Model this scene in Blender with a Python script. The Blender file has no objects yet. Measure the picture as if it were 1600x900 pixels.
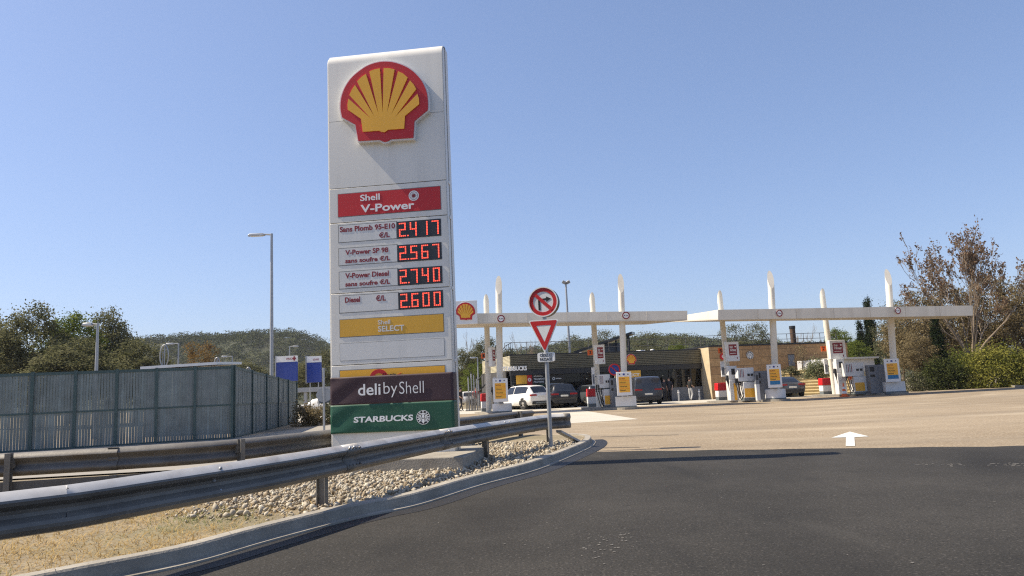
import bpy, bmesh, math, random
import numpy as np
from mathutils import Vector, Matrix

random.seed(7)
rng = np.random.default_rng(11)
R = math.radians
S = bpy.context.scene
C = S.collection

# ------------------------------------------------------------------ camera
CAM_H, PITCH, ROLL, FPX = 1.25, R(8.0), R(2.6), 1155.0
_F = Vector((0, math.cos(PITCH), math.sin(PITCH)))
_r0 = Vector((1, 0, 0)); _u0 = Vector((0, -math.sin(PITCH), math.cos(PITCH)))
_R = math.cos(ROLL) * _r0 - math.sin(ROLL) * _u0
_U = math.cos(ROLL) * _u0 + math.sin(ROLL) * _r0
CAM = Vector((0, 0, CAM_H))
cd = bpy.data.cameras.new('camera'); cam = bpy.data.objects.new('camera', cd); C.objects.link(cam)
cd.sensor_width = 36.0; cd.lens = FPX / 1600 * 36; cd.clip_start = 0.05; cd.clip_end = 6000
m3 = Matrix((_R, _U, -_F)).transposed()
cam.matrix_world = Matrix.Translation(CAM) @ m3.to_4x4()
S.camera = cam

# ------------------------------------------------------------------ light
SUN_EL, SUN_AZ = 50.0, 3.0          # the sun stands to the left, a little beyond the sign
w = bpy.data.worlds.new('World'); S.world = w; w.use_nodes = True
nt = w.node_tree; nt.nodes.clear()
out = nt.nodes.new('ShaderNodeOutputWorld'); bg = nt.nodes.new('ShaderNodeBackground')
sky = nt.nodes.new('ShaderNodeTexSky'); sky.sky_type = 'NISHITA'; sky.sun_disc = False
to_sun = Vector((-math.cos(R(SUN_AZ)), math.sin(R(SUN_AZ)), 0)).normalized() * math.cos(R(SUN_EL)) + Vector((0, 0, math.sin(R(SUN_EL))))
sky.sun_elevation = R(SUN_EL)
sky.sun_rotation = math.atan2(to_sun.x, to_sun.y)
sky.altitude = 100; sky.air_density = 1.0; sky.dust_density = 1.2; sky.ozone_density = 4.0
bg.inputs['Strength'].default_value = 0.149
gm = nt.nodes.new('ShaderNodeGamma'); gm.inputs[1].default_value = 0.7
ti = nt.nodes.new('ShaderNodeVectorMath'); ti.operation = 'MULTIPLY'; ti.inputs[1].default_value = (0.80, 0.835, 0.985)
nt.links.new(sky.outputs[0], gm.inputs[0]); nt.links.new(gm.outputs[0], ti.inputs[0]); nt.links.new(ti.outputs[0], bg.inputs[0]); nt.links.new(bg.outputs[0], out.inputs[0])
sl = bpy.data.lights.new('sun', 'SUN'); sl.energy = 4.5; sl.angle = R(0.53); sl.color = (1.0, 0.88, 0.70)
so = bpy.data.objects.new('sun', sl); C.objects.link(so)
so.rotation_euler = (-to_sun).to_track_quat('-Z', 'Y').to_euler(); so.location = to_sun * 60
S.view_settings.view_transform = 'Standard'; S.view_settings.look = 'None'
S.view_settings.exposure = 0.88; S.view_settings.gamma = 1.0; S.view_settings.use_curve_mapping = False
S.cycles.max_bounces = 6; S.cycles.transparent_max_bounces = 8; S.cycles.use_denoising = False
S.cycles.volume_bounces = 0; S.cycles.filter_width = 1.2; S.cycles.sample_clamp_indirect = 4.0

# ------------------------------------------------------------------ survey: turning photo measurements into metres
def ray(px, py): return _F + _R * ((px - 800) / FPX) + _U * ((450 - py) / FPX)
def V(px, py, Y):
    d = ray(px, py); return CAM + d * (Y / d.y)
def G(px, py, z=0.0):
    d = ray(px, py); return CAM + d * ((z - CAM_H) / d.z)
def mpp(Y): return Y / FPX          # metres one photo pixel covers at that distance

class Frame:                        # a vertical plane from ground point a to b (u runs a -> b, local -y faces the camera)
    def __init__(s, a, b):
        s.o = Vector((a.x, a.y, 0)); d = Vector((b.x - a.x, b.y - a.y, 0)); s.W = d.length; s.d = d.normalized()
        s.n = Vector((s.d.y, -s.d.x, 0)); s.rz = math.atan2(s.d.y, s.d.x)
    def uv(s, px, py, off=0.0):     # off = metres in front of the plane
        r = ray(px, py); o = s.o + s.n * off
        t = (o - CAM).dot(s.n) / r.dot(s.n); p = CAM + r * t
        return (p - s.o).dot(s.d), p.z
    def pt(s, u, off=0.0, z=0.0): return s.o + s.d * u + s.n * off + Vector((0, 0, z))

# ------------------------------------------------------------------ materials
def mat(name, col, rough=0.6, metal=0.0, var=0.10, scale=6.0, bump=0.0, bscale=60.0, emit=0.0, spec=0.5, coat=0.0, grime=None):
    m = bpy.data.materials.new(name); m.use_nodes = True
    t = m.node_tree; b = t.nodes['Principled BSDF']
    b.inputs['Roughness'].default_value = rough; b.inputs['Metallic'].default_value = metal
    b.inputs['Specular IOR Level'].default_value = spec; b.inputs['Coat Weight'].default_value = coat
    tc = t.nodes.new('ShaderNodeTexCoord')
    n = t.nodes.new('ShaderNodeTexNoise'); n.inputs['Scale'].default_value = scale; n.inputs['Detail'].default_value = 6
    t.links.new(tc.outputs['Object'], n.inputs['Vector'])
    mr = t.nodes.new('ShaderNodeMapRange'); mr.inputs[1].default_value = 0.3; mr.inputs[2].default_value = 0.7
    mr.inputs[3].default_value = 1 - var; mr.inputs[4].default_value = 1 + var
    t.links.new(n.outputs['Fac'], mr.inputs[0])
    mx = t.nodes.new('ShaderNodeVectorMath'); mx.operation = 'SCALE'; mx.inputs[0].default_value = col
    t.links.new(mr.outputs[0], mx.inputs['Scale']); last = mx.outputs[0]
    if grime:                        # (colour, amount, scale, stretch) streaks and dirt with a shape of their own
        gc, amt, gs, st = grime
        mp = t.nodes.new('ShaderNodeMapping'); mp.inputs['Scale'].default_value = st
        t.links.new(tc.outputs['Object'], mp.inputs['Vector'])
        g = t.nodes.new('ShaderNodeTexNoise'); g.inputs['Scale'].default_value = gs; g.inputs['Detail'].default_value = 8
        t.links.new(mp.outputs[0], g.inputs['Vector'])
        r2 = t.nodes.new('ShaderNodeMapRange'); r2.inputs[1].default_value = 0.5; r2.inputs[2].default_value = 0.75
        r2.inputs[3].default_value = 0; r2.inputs[4].default_value = amt
        t.links.new(g.outputs['Fac'], r2.inputs[0])
        mc = t.nodes.new('ShaderNodeMix'); mc.data_type = 'RGBA'
        t.links.new(r2.outputs[0], mc.inputs[0]); t.links.new(last, mc.inputs[6]); mc.inputs[7].default_value = (*gc, 1)
        last = mc.outputs[2]
    t.links.new(last, b.inputs['Base Color'])
    if bump:
        bn = t.nodes.new('ShaderNodeTexNoise'); bn.inputs['Scale'].default_value = bscale; bn.inputs['Detail'].default_value = 6
        t.links.new(tc.outputs['Object'], bn.inputs['Vector'])
        bp = t.nodes.new('ShaderNodeBump'); bp.inputs['Strength'].default_value = min(1, bump); bp.inputs['Distance'].default_value = 0.02
        t.links.new(bn.outputs['Fac'], bp.inputs['Height']); t.links.new(bp.outputs[0], b.inputs['Normal'])
    if emit:
        b.inputs['Emission Color'].default_value = (*col, 1); b.inputs['Emission Strength'].default_value = emit; m.cycles.emission_sampling = 'NONE'
    return m

def leafmat(name, c1, c2, trans=0.25, scale=0.9):
    m = bpy.data.materials.new(name); m.use_nodes = True; t = m.node_tree; t.nodes.clear()
    o = t.nodes.new('ShaderNodeOutputMaterial')
    d = t.nodes.new('ShaderNodeBsdfDiffuse'); tr = t.nodes.new('ShaderNodeBsdfTranslucent'); mx = t.nodes.new('ShaderNodeMixShader')
    mx.inputs[0].default_value = trans
    tc = t.nodes.new('ShaderNodeTexCoord'); n = t.nodes.new('ShaderNodeTexNoise'); n.inputs['Scale'].default_value = scale; n.inputs['Detail'].default_value = 5
    oi = t.nodes.new('ShaderNodeObjectInfo')
    ad = t.nodes.new('ShaderNodeVectorMath'); ad.operation = 'ADD'
    t.links.new(tc.outputs['Object'], ad.inputs[0]); t.links.new(oi.outputs['Random'], ad.inputs[1])
    t.links.new(ad.outputs[0], n.inputs['Vector'])
    mr = t.nodes.new('ShaderNodeMapRange'); mr.inputs[1].default_value = 0.35; mr.inputs[2].default_value = 0.65
    t.links.new(n.outputs['Fac'], mr.inputs[0])
    mc = t.nodes.new('ShaderNodeMix'); mc.data_type = 'RGBA'; mc.inputs[6].default_value = (*c1, 1); mc.inputs[7].default_value = (*c2, 1)
    t.links.new(mr.outputs[0], mc.inputs[0])
    t.links.new(mc.outputs[2], d.inputs[0]); t.links.new(mc.outputs[2], tr.inputs[0])
    t.links.new(d.outputs[0], mx.inputs[1]); t.links.new(tr.outputs[0], mx.inputs[2]); t.links.new(mx.outputs[0], o.inputs[0])
    return m

def glassmat(name, tint=(0.25, 0.27, 0.28), refl=0.0):
    m = bpy.data.materials.new(name); m.use_nodes = True; t = m.node_tree; t.nodes.clear()
    o = t.nodes.new('ShaderNodeOutputMaterial'); tr = t.nodes.new('ShaderNodeBsdfTransparent'); tr.inputs[0].default_value = (*tint, 1)
    g = t.nodes.new('ShaderNodeBsdfGlossy'); g.inputs['Roughness'].default_value = 0.03; mx = t.nodes.new('ShaderNodeMixShader')
    lw = t.nodes.new('ShaderNodeFresnel'); lw.inputs[0].default_value = 1.5
    ad = t.nodes.new('ShaderNodeMath'); ad.operation = 'ADD'; ad.inputs[1].default_value = refl * 0.5
    t.links.new(lw.outputs[0], ad.inputs[0]); t.links.new(ad.outputs[0], mx.inputs[0])
    t.links.new(tr.outputs[0], mx.inputs[1]); t.links.new(g.outputs[0], mx.inputs[2]); t.links.new(mx.outputs[0], o.inputs[0])
    return m

def noise_mix(t, vec, scale, lo, hi, detail=8, rough=0.6):
    n = t.nodes.new('ShaderNodeTexNoise'); n.inputs['Scale'].default_value = scale; n.inputs['Detail'].default_value = detail
    n.inputs['Roughness'].default_value = rough
    t.links.new(vec, n.inputs['Vector'])
    r = t.nodes.new('ShaderNodeMapRange'); r.inputs[1].default_value = lo; r.inputs[2].default_value = hi
    t.links.new(n.outputs['Fac'], r.inputs[0]); return r.outputs[0]

def paving(name, cA, cB, cSpeckD, cSpeckL, speck=180.0, amtD=0.5, amtL=0.5, blotch=0.5, rough=0.9, bump=0.5, wear=None, spec=0.3, streak=None, arcs=None):
    """worn paving: broad blotches, mid-size patches and a fine aggregate of dark and light chips"""
    m = bpy.data.materials.new(name); m.use_nodes = True; t = m.node_tree; b = t.nodes['Principled BSDF']
    b.inputs['Roughness'].default_value = rough; b.inputs['Specular IOR Level'].default_value = spec
    tc = t.nodes.new('ShaderNodeTexCoord'); v = tc.outputs['Object']
    def mixc(f, a, c):
        k = t.nodes.new('ShaderNodeMix'); k.data_type = 'RGBA'
        t.links.new(f, k.inputs[0])
        for i, x in ((6, a), (7, c)):
            if isinstance(x, tuple): k.inputs[i].default_value = (*x, 1)
            else: t.links.new(x, k.inputs[i])
        return k.outputs[2]
    def scl(f, s):
        k = t.nodes.new('ShaderNodeMath'); k.operation = 'MULTIPLY'; t.links.new(f, k.inputs[0]); k.inputs[1].default_value = s; return k.outputs[0]
    c = mixc(noise_mix(t, v, blotch, 0.35, 0.65), cA, cB)
    c = mixc(scl(noise_mix(t, v, speck, 0.55, 0.68, 3), amtD), c, cSpeckD)
    c = mixc(scl(noise_mix(t, v, speck * 0.8, 0.58, 0.7, 2), amtL), c, cSpeckL)
    c = mixc(scl(noise_mix(t, v, 6.0, 0.55, 0.75), 0.35), c, cSpeckD)
    if wear:
        col, sc, lo, hi, amt, st = wear
        mp = t.nodes.new('ShaderNodeMapping'); mp.inputs['Scale'].default_value = st; t.links.new(v, mp.inputs[0])
        c = mixc(scl(noise_mix(t, mp.outputs[0], sc, lo, hi), amt), c, col)
    if streak:
        col, sc, lo, hi, amt, st = streak
        mp = t.nodes.new('ShaderNodeMapping'); mp.inputs['Scale'].default_value = st; t.links.new(v, mp.inputs[0])
        c = mixc(scl(noise_mix(t, mp.outputs[0], sc, lo, hi), amt), c, col)
    for col, cx, cy, sc, amt in (arcs or ()):        # wheel tracks worn along wide curves
        mp = t.nodes.new('ShaderNodeMapping'); mp.inputs['Location'].default_value = (-cx, -cy, 0); t.links.new(v, mp.inputs[0])
        wv = t.nodes.new('ShaderNodeTexWave'); wv.wave_type = 'RINGS'; wv.rings_direction = 'Z'; wv.inputs['Scale'].default_value = sc
        wv.inputs['Distortion'].default_value = 2.5; wv.inputs['Detail'].default_value = 3; wv.inputs['Detail Scale'].default_value = .3; t.links.new(mp.outputs[0], wv.inputs[0])
        mr = t.nodes.new('ShaderNodeMapRange'); mr.inputs[1].default_value = .62; mr.inputs[2].default_value = 1.0; t.links.new(wv.outputs['Fac'], mr.inputs[0])
        mm = t.nodes.new('ShaderNodeMath'); mm.operation = 'MULTIPLY'; t.links.new(mr.outputs[0], mm.inputs[0]); t.links.new(noise_mix(t, v, .22, .42, .62), mm.inputs[1])
        c = mixc(scl(mm.outputs[0], amt), c, col)
    t.links.new(c, b.inputs['Base Color'])
    bn = t.nodes.new('ShaderNodeTexNoise'); bn.inputs['Scale'].default_value = speck * 0.7; bn.inputs['Detail'].default_value = 4
    t.links.new(v, bn.inputs['Vector'])
    bp = t.nodes.new('ShaderNodeBump'); bp.inputs['Strength'].default_value = bump; bp.inputs['Distance'].default_value = 0.01
    t.links.new(bn.outputs['Fac'], bp.inputs['Height']); t.links.new(bp.outputs[0], b.inputs['Normal'])
    return m

M = dict(
    asphalt=paving('fresh_asphalt', (0.026, 0.0245, 0.0215), (0.044, 0.041, 0.036), (0.009, 0.009, 0.008), (0.12, 0.11, 0.10), 55, 0.8, 0.5, 0.35, 0.85, 0.9,
                   wear=((0.10, 0.095, 0.085), 0.9, 0.60, 0.8, 0.35, (1, 0.25, 1)), spec=0.2, arcs=(((0.013, 0.0125, 0.012), 26, 2, .11, .55),), streak=((0.015, 0.015, 0.015), 0.7, 0.56, 0.72, 0.5, (1.4, 0.18, 1))),
    apron=paving('tan_apron', (0.225, 0.175, 0.115), (0.30, 0.24, 0.165), (0.085, 0.066, 0.045), (0.50, 0.43, 0.33), 22, 0.9, 0.75, 0.12, 0.9, 0.5,
                 wear=((0.16, 0.135, 0.105), 0.25, 0.5, 0.75, 0.5, (0.4, 1.6, 1)), streak=((0.40, 0.335, 0.24), 0.5, 0.5, 0.72, 0.32, (0.5, 1.2, 1)), arcs=(((0.46, 0.39, 0.285), 14, 48, .10, .38), ((0.13, 0.10, 0.07), -6, 70, .07, .35))),
    pale=paving('pale_concrete', (0.42, 0.39, 0.33), (0.50, 0.47, 0.40), (0.25, 0.23, 0.2), (0.6, 0.57, 0.5), 60, 0.3, 0.3, 0.3, 0.9, 0.3),
    earth=paving('dry_earth', (0.19, 0.155, 0.10), (0.28, 0.23, 0.15), (0.08, 0.07, 0.05), (0.42, 0.38, 0.3), 45, 0.5, 0.4, 0.6, 0.95, 0.8,
                 wear=((0.10, 0.11, 0.045), 0.5, 0.5, 0.7, 0.5, (1, 1, 1))),
    lane=paving('grey_lane', (0.24, 0.22, 0.19), (0.30, 0.28, 0.24), (0.12, 0.11, 0.1), (0.45, 0.42, 0.38), 70, 0.4, 0.3, 0.3, 0.9, 0.3),
    kerb=paving('kerb_concrete', (0.25, 0.23, 0.195), (0.34, 0.315, 0.27), (0.18, 0.17, 0.15), (0.55, 0.53, 0.48), 60, 0.4, 0.3, 2.0, 0.9, 0.5,
                wear=((0.16, 0.145, 0.12), 1.5, 0.5, 0.7, 0.5, (1, 1, 1))),
    tar=mat('tar_seam', (0.012, 0.012, 0.013), 0.6, 0, 0.3, 8, 0.4, 80),
    chalk=mat('grey_scuff', (0.15, 0.142, 0.128), 0.9, 0, 0.3, 30),
    paint=mat('road_paint', (0.62, 0.61, 0.57), 0.8, 0, 0.2, 12, grime=((0.28, 0.24, 0.18), 1.0, 14, (1, 1, 1))),
    stone=paving('rubble_stone', (0.27, 0.235, 0.175), (0.42, 0.375, 0.295), (0.2, 0.17, 0.13), (0.7, 0.67, 0.6), 30, 0.4, 0.3, 9.0, 0.9, 0.4),
    white=mat('white_enamel', (0.74, 0.74, 0.73), 0.35, 0, 0.04, 2, grime=((0.45, 0.43, 0.39), 0.25, 1.3, (3, 3, 0.35))),
    cream=mat('cream_canopy', (0.68, 0.64, 0.55), 0.45, 0, 0.06, 1.2, grime=((0.42, 0.38, 0.31), 0.45, 0.9, (2.2, 2.2, 0.35))),
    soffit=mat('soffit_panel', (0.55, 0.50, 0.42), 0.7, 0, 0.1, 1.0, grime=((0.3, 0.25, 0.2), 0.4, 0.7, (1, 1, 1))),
    pylon=mat('pylon_cladding', (0.72, 0.70, 0.645), 0.35, 0, 0.03, 1.0, grime=((0.36, 0.35, 0.33), 0.22, 1.3, (3.0, 2, 0.2))),
    pylon_core=mat('pylon_frame', (0.20, 0.20, 0.19), 0.5, 0.3, 0.1),
    panel=mat('pale_sign_panel', (0.66, 0.655, 0.63), 0.3, 0, 0.03, 1.5, grime=((0.4, 0.4, 0.38), 0.3, 1.2, (3, 3, 0.6))),
    red=mat('signal_red', (0.52, 0.012, 0.014), 0.42, 0, 0.05, 2),
    deepred=mat('deep_red', (0.22, 0.008, 0.016), 0.4, 0, 0.05, 3),
    yellow=mat('shell_yellow', (0.83, 0.42, 0.030), 0.35, 0, 0.05, 2),
    ochre=mat('select_yellow', (0.68, 0.37, 0.035), 0.4, 0, 0.05, 2),
    letter=mat('white_lettering', (0.80, 0.80, 0.78), 0.4, 0, 0.02),
    maroon=mat('maroon_cloth', (0.045, 0.020, 0.026), 0.6, 0, 0.12, 3),
    green=mat('green_cloth', (0.010, 0.078, 0.043), 0.55, 0, 0.10, 3),
    black=mat('black_plastic', (0.014, 0.014, 0.015), 0.45, 0, 0.1),
    ledback=mat('display_black', (0.020, 0.020, 0.024), 0.35, 0, 0.1),
    led=mat('led_red', (1.0, 0.09, 0.05), 0.4, 0, 0.0, emit=0.95),
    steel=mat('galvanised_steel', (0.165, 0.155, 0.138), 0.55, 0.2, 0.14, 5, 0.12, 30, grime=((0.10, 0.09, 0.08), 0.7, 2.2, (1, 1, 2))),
    sunlit_steel=mat('sunlit_flange_steel', (0.52, 0.51, 0.49), 0.45, 0.2, 0.12, 5, grime=((0.2, 0.18, 0.16), 0.5, 3.0, (1, 1, 1))),  # lighter copy of the rail steel, sunlight painted into the top flange
    dullsteel=mat('weathered_steel', (0.13, 0.122, 0.112), 0.55, 0.3, 0.18, 5, 0.1, 30, grime=((0.12, 0.085, 0.05), 0.6, 2.0, (1, 1, 3))),
    lampsteel=mat('lamp_steel', (0.36, 0.37, 0.38), 0.45, 0.5, 0.06),
    fence=mat('fence_blue_grey', (0.150, 0.178, 0.176), 0.55, 0.1, 0.16, 2.5, grime=((0.27, 0.29, 0.29), 0.45, 2.5, (6, 6, 0.6))),
    fencelight=mat('fence_light_streak', (0.175, 0.21, 0.21), 0.5, 0.1, 0.2, 2.5),  # paler slats paint the fence's bright streaks of light into the colour
    fencepost=mat('fence_green_post', (0.050, 0.085, 0.085), 0.5, 0.2, 0.1),
    blue=mat('sign_blue', (0.018, 0.045, 0.26), 0.4, 0, 0.05),
    pumpgrey=mat('cabinet_grey', (0.17, 0.18, 0.20), 0.45, 0.1, 0.06, 2),
    pumpwhite=mat('pump_white', (0.66, 0.66, 0.65), 0.4, 0, 0.05, 3),
    plinth=mat('plinth_grey', (0.13, 0.15, 0.155), 0.6, 0, 0.08),
    rubber=mat('rubber', (0.02, 0.02, 0.02), 0.8, 0, 0.1),
    orange=mat('orange_plastic', (0.80, 0.14, 0.015), 0.5, 0, 0.05),
    clad=mat('olive_cladding', (0.120, 0.111, 0.074), 0.55, 0.15, 0.12, 1.5),
    dark=mat('charcoal_frame', (0.025, 0.027, 0.030), 0.5, 0.2, 0.1),
    interior=mat('interior_wall', (0.045, 0.043, 0.042), 0.8, 0, 0.2, 1.0),
    glass=glassmat('shop_glass', (0.13, 0.14, 0.15)),
    carglass=mat('car_glass', (0.012, 0.014, 0.017), 0.06, 0, 0.0, spec=0.8),
    trunk=mat('bark', (0.10, 0.078, 0.056), 0.9, 0, 0.3, 6, 0.6, 25),
    palebark=mat('pale_bark', (0.20, 0.155, 0.11), 0.9, 0, 0.25, 6, 0.5, 25),
    lamp=mat('lit_lamp', (1.0, 0.87, 0.65), 0.5, 0, 0, emit=6.0),
    skin=mat('skin', (0.42, 0.25, 0.18), 0.6, 0, 0.05),
    hair=mat('hair', (0.02, 0.015, 0.012), 0.7, 0, 0.1),
    denim=mat('pale_trousers', (0.50, 0.50, 0.50), 0.8, 0, 0.1),
    navy=mat('dark_clothes', (0.02, 0.022, 0.032), 0.85, 0, 0.1),
    blackcloth=mat('black_clothes', (0.012, 0.012, 0.012), 0.85, 0, 0.1),
    redcloth=mat('red_clothes', (0.35, 0.02, 0.02), 0.85, 0, 0.1),
    tyre=mat('tyre', (0.018, 0.018, 0.018), 0.85, 0, 0.1),
    alloy=mat('alloy', (0.50, 0.47, 0.42), 0.35, 0.7, 0.05),
    tail=mat('tail_light', (0.28, 0.008, 0.010), 0.2, 0, 0.05),
    plate=mat('number_plate', (0.66, 0.66, 0.62), 0.5, 0, 0.02),
    slate=mat('solar_dark', (0.016, 0.018, 0.022), 0.3, 0.1, 0.1),
    terrace=paving('terrace_stone', (0.56, 0.46, 0.26), (0.64, 0.53, 0.32), (0.25, 0.2, 0.11), (0.6, 0.53, 0.36), 30, 0.3, 0.3, 1.5, 0.9, 0.3),
)

# sandstone block cladding
def sandstone():
    m = bpy.data.materials.new('sandstone_blocks'); m.use_nodes = True; t = m.node_tree; b = t.nodes['Principled BSDF']
    b.inputs['Roughness'].default_value = 0.9
    tc = t.nodes.new('ShaderNodeTexCoord'); mp = t.nodes.new('ShaderNodeMapping'); mp.inputs['Rotation'].default_value = (R(-90), 0, 0)
    t.links.new(tc.outputs['Object'], mp.inputs[0])
    br = t.nodes.new('ShaderNodeTexBrick'); br.inputs['Scale'].default_value = 1.0; br.inputs['Brick Width'].default_value = 1.45; br.inputs['Row Height'].default_value = 0.62
    br.inputs['Mortar Size'].default_value = 0.014; br.inputs['Color1'].default_value = (0.34, 0.200, 0.095, 1); br.inputs['Color2'].default_value = (0.42, 0.265, 0.130, 1)
    br.inputs['Mortar'].default_value = (0.13, 0.085, 0.05, 1); br.offset = 0.35
    t.links.new(mp.outputs[0], br.inputs['Vector'])
    n = t.nodes.new('ShaderNodeTexNoise'); n.inputs['Scale'].default_value = 3; n.inputs['Detail'].default_value = 8; t.links.new(tc.outputs['Object'], n.inputs['Vector'])
    mr = t.nodes.new('ShaderNodeMapRange'); mr.inputs[1].default_value = .3; mr.inputs[2].default_value = .7; mr.inputs[3].default_value = .8; mr.inputs[4].default_value = 1.2
    t.links.new(n.outputs['Fac'], mr.inputs[0])
    sc = t.nodes.new('ShaderNodeVectorMath'); sc.operation = 'SCALE'; t.links.new(br.outputs['Color'], sc.inputs[0]); t.links.new(mr.outputs[0], sc.inputs['Scale'])
    t.links.new(sc.outputs[0], b.inputs['Base Color'])
    return m
M['sandstone'] = sandstone()

# ------------------------------------------------------------------ mesh building
class MB:
    def __init__(s): s.v = []; s.f = []; s.m = []
    def add(s, vs, fs, mi=0):
        o = len(s.v); s.v += [tuple(x) for x in vs]; s.f += [tuple(i + o for i in f) for f in fs]; s.m += [mi] * len(fs); return s
    def box(s, cx, cy, cz, sx, sy, sz, rz=0, mi=0, taper=1.0, rx=0, ry=0):
        vs = []
        for dz in (-.5, .5):
            k = taper if dz > 0 else 1.0
            for dx, dy in ((-.5, -.5), (.5, -.5), (.5, .5), (-.5, .5)): vs.append(Vector((dx * sx * k, dy * sy * k, dz * sz)))
        if rx or rz or ry:
            mt = Matrix.Rotation(rz, 3, 'Z') @ Matrix.Rotation(ry, 3, 'Y') @ Matrix.Rotation(rx, 3, 'X'); vs = [mt @ q for q in vs]
        vs = [(q.x + cx, q.y + cy, q.z + cz) for q in vs]
        return s.add(vs, [(0, 3, 2, 1), (4, 5, 6, 7), (0, 1, 5, 4), (1, 2, 6, 5), (2, 3, 7, 6), (3, 0, 4, 7)], mi)
    def span(s, x0, x1, y0, y1, z0, z1, mi=0): return s.box((x0 + x1) / 2, (y0 + y1) / 2, (z0 + z1) / 2, x1 - x0, y1 - y0, z1 - z0, mi=mi)
    def prism(s, pts, a, b, axis='y', mi=0):
        n = len(pts)
        if axis == 'y': A = [(p[0], a, p[1]) for p in pts]; B = [(p[0], b, p[1]) for p in pts]
        elif axis == 'z': A = [(p[0], p[1], a) for p in pts]; B = [(p[0], p[1], b) for p in pts]
        else: A = [(a, p[0], p[1]) for p in pts]; B = [(b, p[0], p[1]) for p in pts]
        ar = sum(pts[i][0] * pts[(i + 1) % n][1] - pts[(i + 1) % n][0] * pts[i][1] for i in range(n))
        fs = [tuple(range(n)), tuple(range(2 * n - 1, n - 1, -1))] + [(i, i + n, (i + 1) % n + n, (i + 1) % n) for i in range(n)]
        flip = (ar > 0) == (axis in ('z', 'x')) if b > a else (ar > 0) != (axis in ('z', 'x'))
        if flip: fs = [f[::-1] for f in fs]
        return s.add(A + B, fs, mi)
    def tube(s, pts, rad, n=8, cap=True, mi=0):
        pts = [Vector(p) for p in pts]; k = len(pts)
        if not hasattr(rad, '__len__'): rad = [rad] * k
        t0 = (pts[1] - pts[0]).normalized(); up = Vector((0, 0, 1)) if abs(t0.z) < .9 else Vector((1, 0, 0))
        a = t0.cross(up).normalized(); vs = []
        for i, p in enumerate(pts):
            t = (pts[min(i + 1, k - 1)] - pts[max(i - 1, 0)]).normalized()
            a = (a - t * a.dot(t)).normalized(); b = t.cross(a)
            for j in range(n):
                th = 2 * math.pi * j / n; vs.append(p + (a * math.cos(th) + b * math.sin(th)) * rad[i])
        fs = [(i * n + j, i * n + (j + 1) % n, (i + 1) * n + (j + 1) % n, (i + 1) * n + j) for i in range(k - 1) for j in range(n)]
        if cap: fs += [tuple(range(n - 1, -1, -1)), tuple((k - 1) * n + j for j in range(n))]
        return s.add(vs, fs, mi)
    def lathe(s, prof, n=24, c=(0, 0, 0), sx=1.0, sy=1.0, mi=0):
        vs = [(c[0] + r * sx * math.cos(2 * math.pi * j / n), c[1] + r * sy * math.sin(2 * math.pi * j / n), c[2] + z) for r, z in prof for j in range(n)]
        k = len(prof)
        fs = [(i * n + j, i * n + (j + 1) % n, (i + 1) * n + (j + 1) % n, (i + 1) * n + j) for i in range(k - 1) for j in range(n)]
        fs += [tuple(range(n - 1, -1, -1)), tuple((k - 1) * n + j for j in range(n))]
        return s.add(vs, fs, mi)
    def disc(s, x, z, r, y0, y1, n=40, mi=0, r2=None):      # round plate in the x-z plane
        pts = [(x + r * math.cos(2 * math.pi * j / n), z + (r2 or r) * math.sin(2 * math.pi * j / n)) for j in range(n)]
        return s.prism(pts, y0, y1, 'y', mi)
    def ring(s, x, z, r0, r1, y0, y1, n=40, mi=0):
        vs = []; 
        for r, y in ((r1, y0), (r0, y0), (r0, y1), (r1, y1)):
            vs += [(x + r * math.cos(2 * math.pi * j / n), y, z + r * math.sin(2 * math.pi * j / n)) for j in range(n)]
        fs = [(a * n + j, a * n + (j + 1) % n, ((a + 1) % 4) * n + (j + 1) % n, ((a + 1) % 4) * n + j) for a in range(4) for j in range(n)]
        return s.add(vs, fs, mi)
    def grid(s, fn, nu, nv, mi=0):
        vs = [fn(i / nu, j / nv) for j in range(nv + 1) for i in range(nu + 1)]
        fs = [(j * (nu + 1) + i, j * (nu + 1) + i + 1, (j + 1) * (nu + 1) + i + 1, (j + 1) * (nu + 1) + i) for j in range(nv) for i in range(nu)]
        return s.add(vs, fs, mi)
    def build(s, name, mats, parent=None, smooth=None, bevel=0.0, fix=True):
        me = bpy.data.meshes.new(name); me.from_pydata([tuple(q) for q in s.v], [], s.f)
        if not isinstance(mats, (list, tuple)): mats = [mats]
        for k in mats: me.materials.append(k)
        if len(mats) > 1: me.polygons.foreach_set('material_index', s.m)
        if fix:
            bm = bmesh.new(); bm.from_mesh(me); bmesh.ops.recalc_face_normals(bm, faces=bm.faces); bm.to_mesh(me); bm.free()
        if smooth:
            me.shade_smooth(); me.set_sharp_from_angle(angle=R(smooth))
        o = bpy.data.objects.new(name, me); C.objects.link(o)
        if parent: o.parent = parent
        if bevel:
            b = o.modifiers.new('bevel', 'BEVEL'); b.width = bevel; b.segments = 2; b.limit_method = 'ANGLE'; b.angle_limit = R(40)
            me.shade_smooth(); me.set_sharp_from_angle(angle=R(50))
        return o

def npmesh(name, verts, faces, mats, parent=None, matidx=None):
    me = bpy.data.meshes.new(name); nv, nf, k = len(verts), len(faces), faces.shape[1]
    me.vertices.add(nv); me.vertices.foreach_set('co', np.asarray(verts, np.float32).ravel())
    me.loops.add(nf * k); me.loops.foreach_set('vertex_index', np.asarray(faces, np.int32).ravel())
    me.polygons.add(nf); me.polygons.foreach_set('loop_start', np.arange(0, nf * k, k, dtype=np.int32))
    me.update(calc_edges=True)
    for m_ in (mats if isinstance(mats, (list, tuple)) else [mats]): me.materials.append(m_)
    if matidx is not None: me.polygons.foreach_set('material_index', np.asarray(matidx, np.int32))
    o = bpy.data.objects.new(name, me); C.objects.link(o)
    if parent: o.parent = parent
    return o

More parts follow.
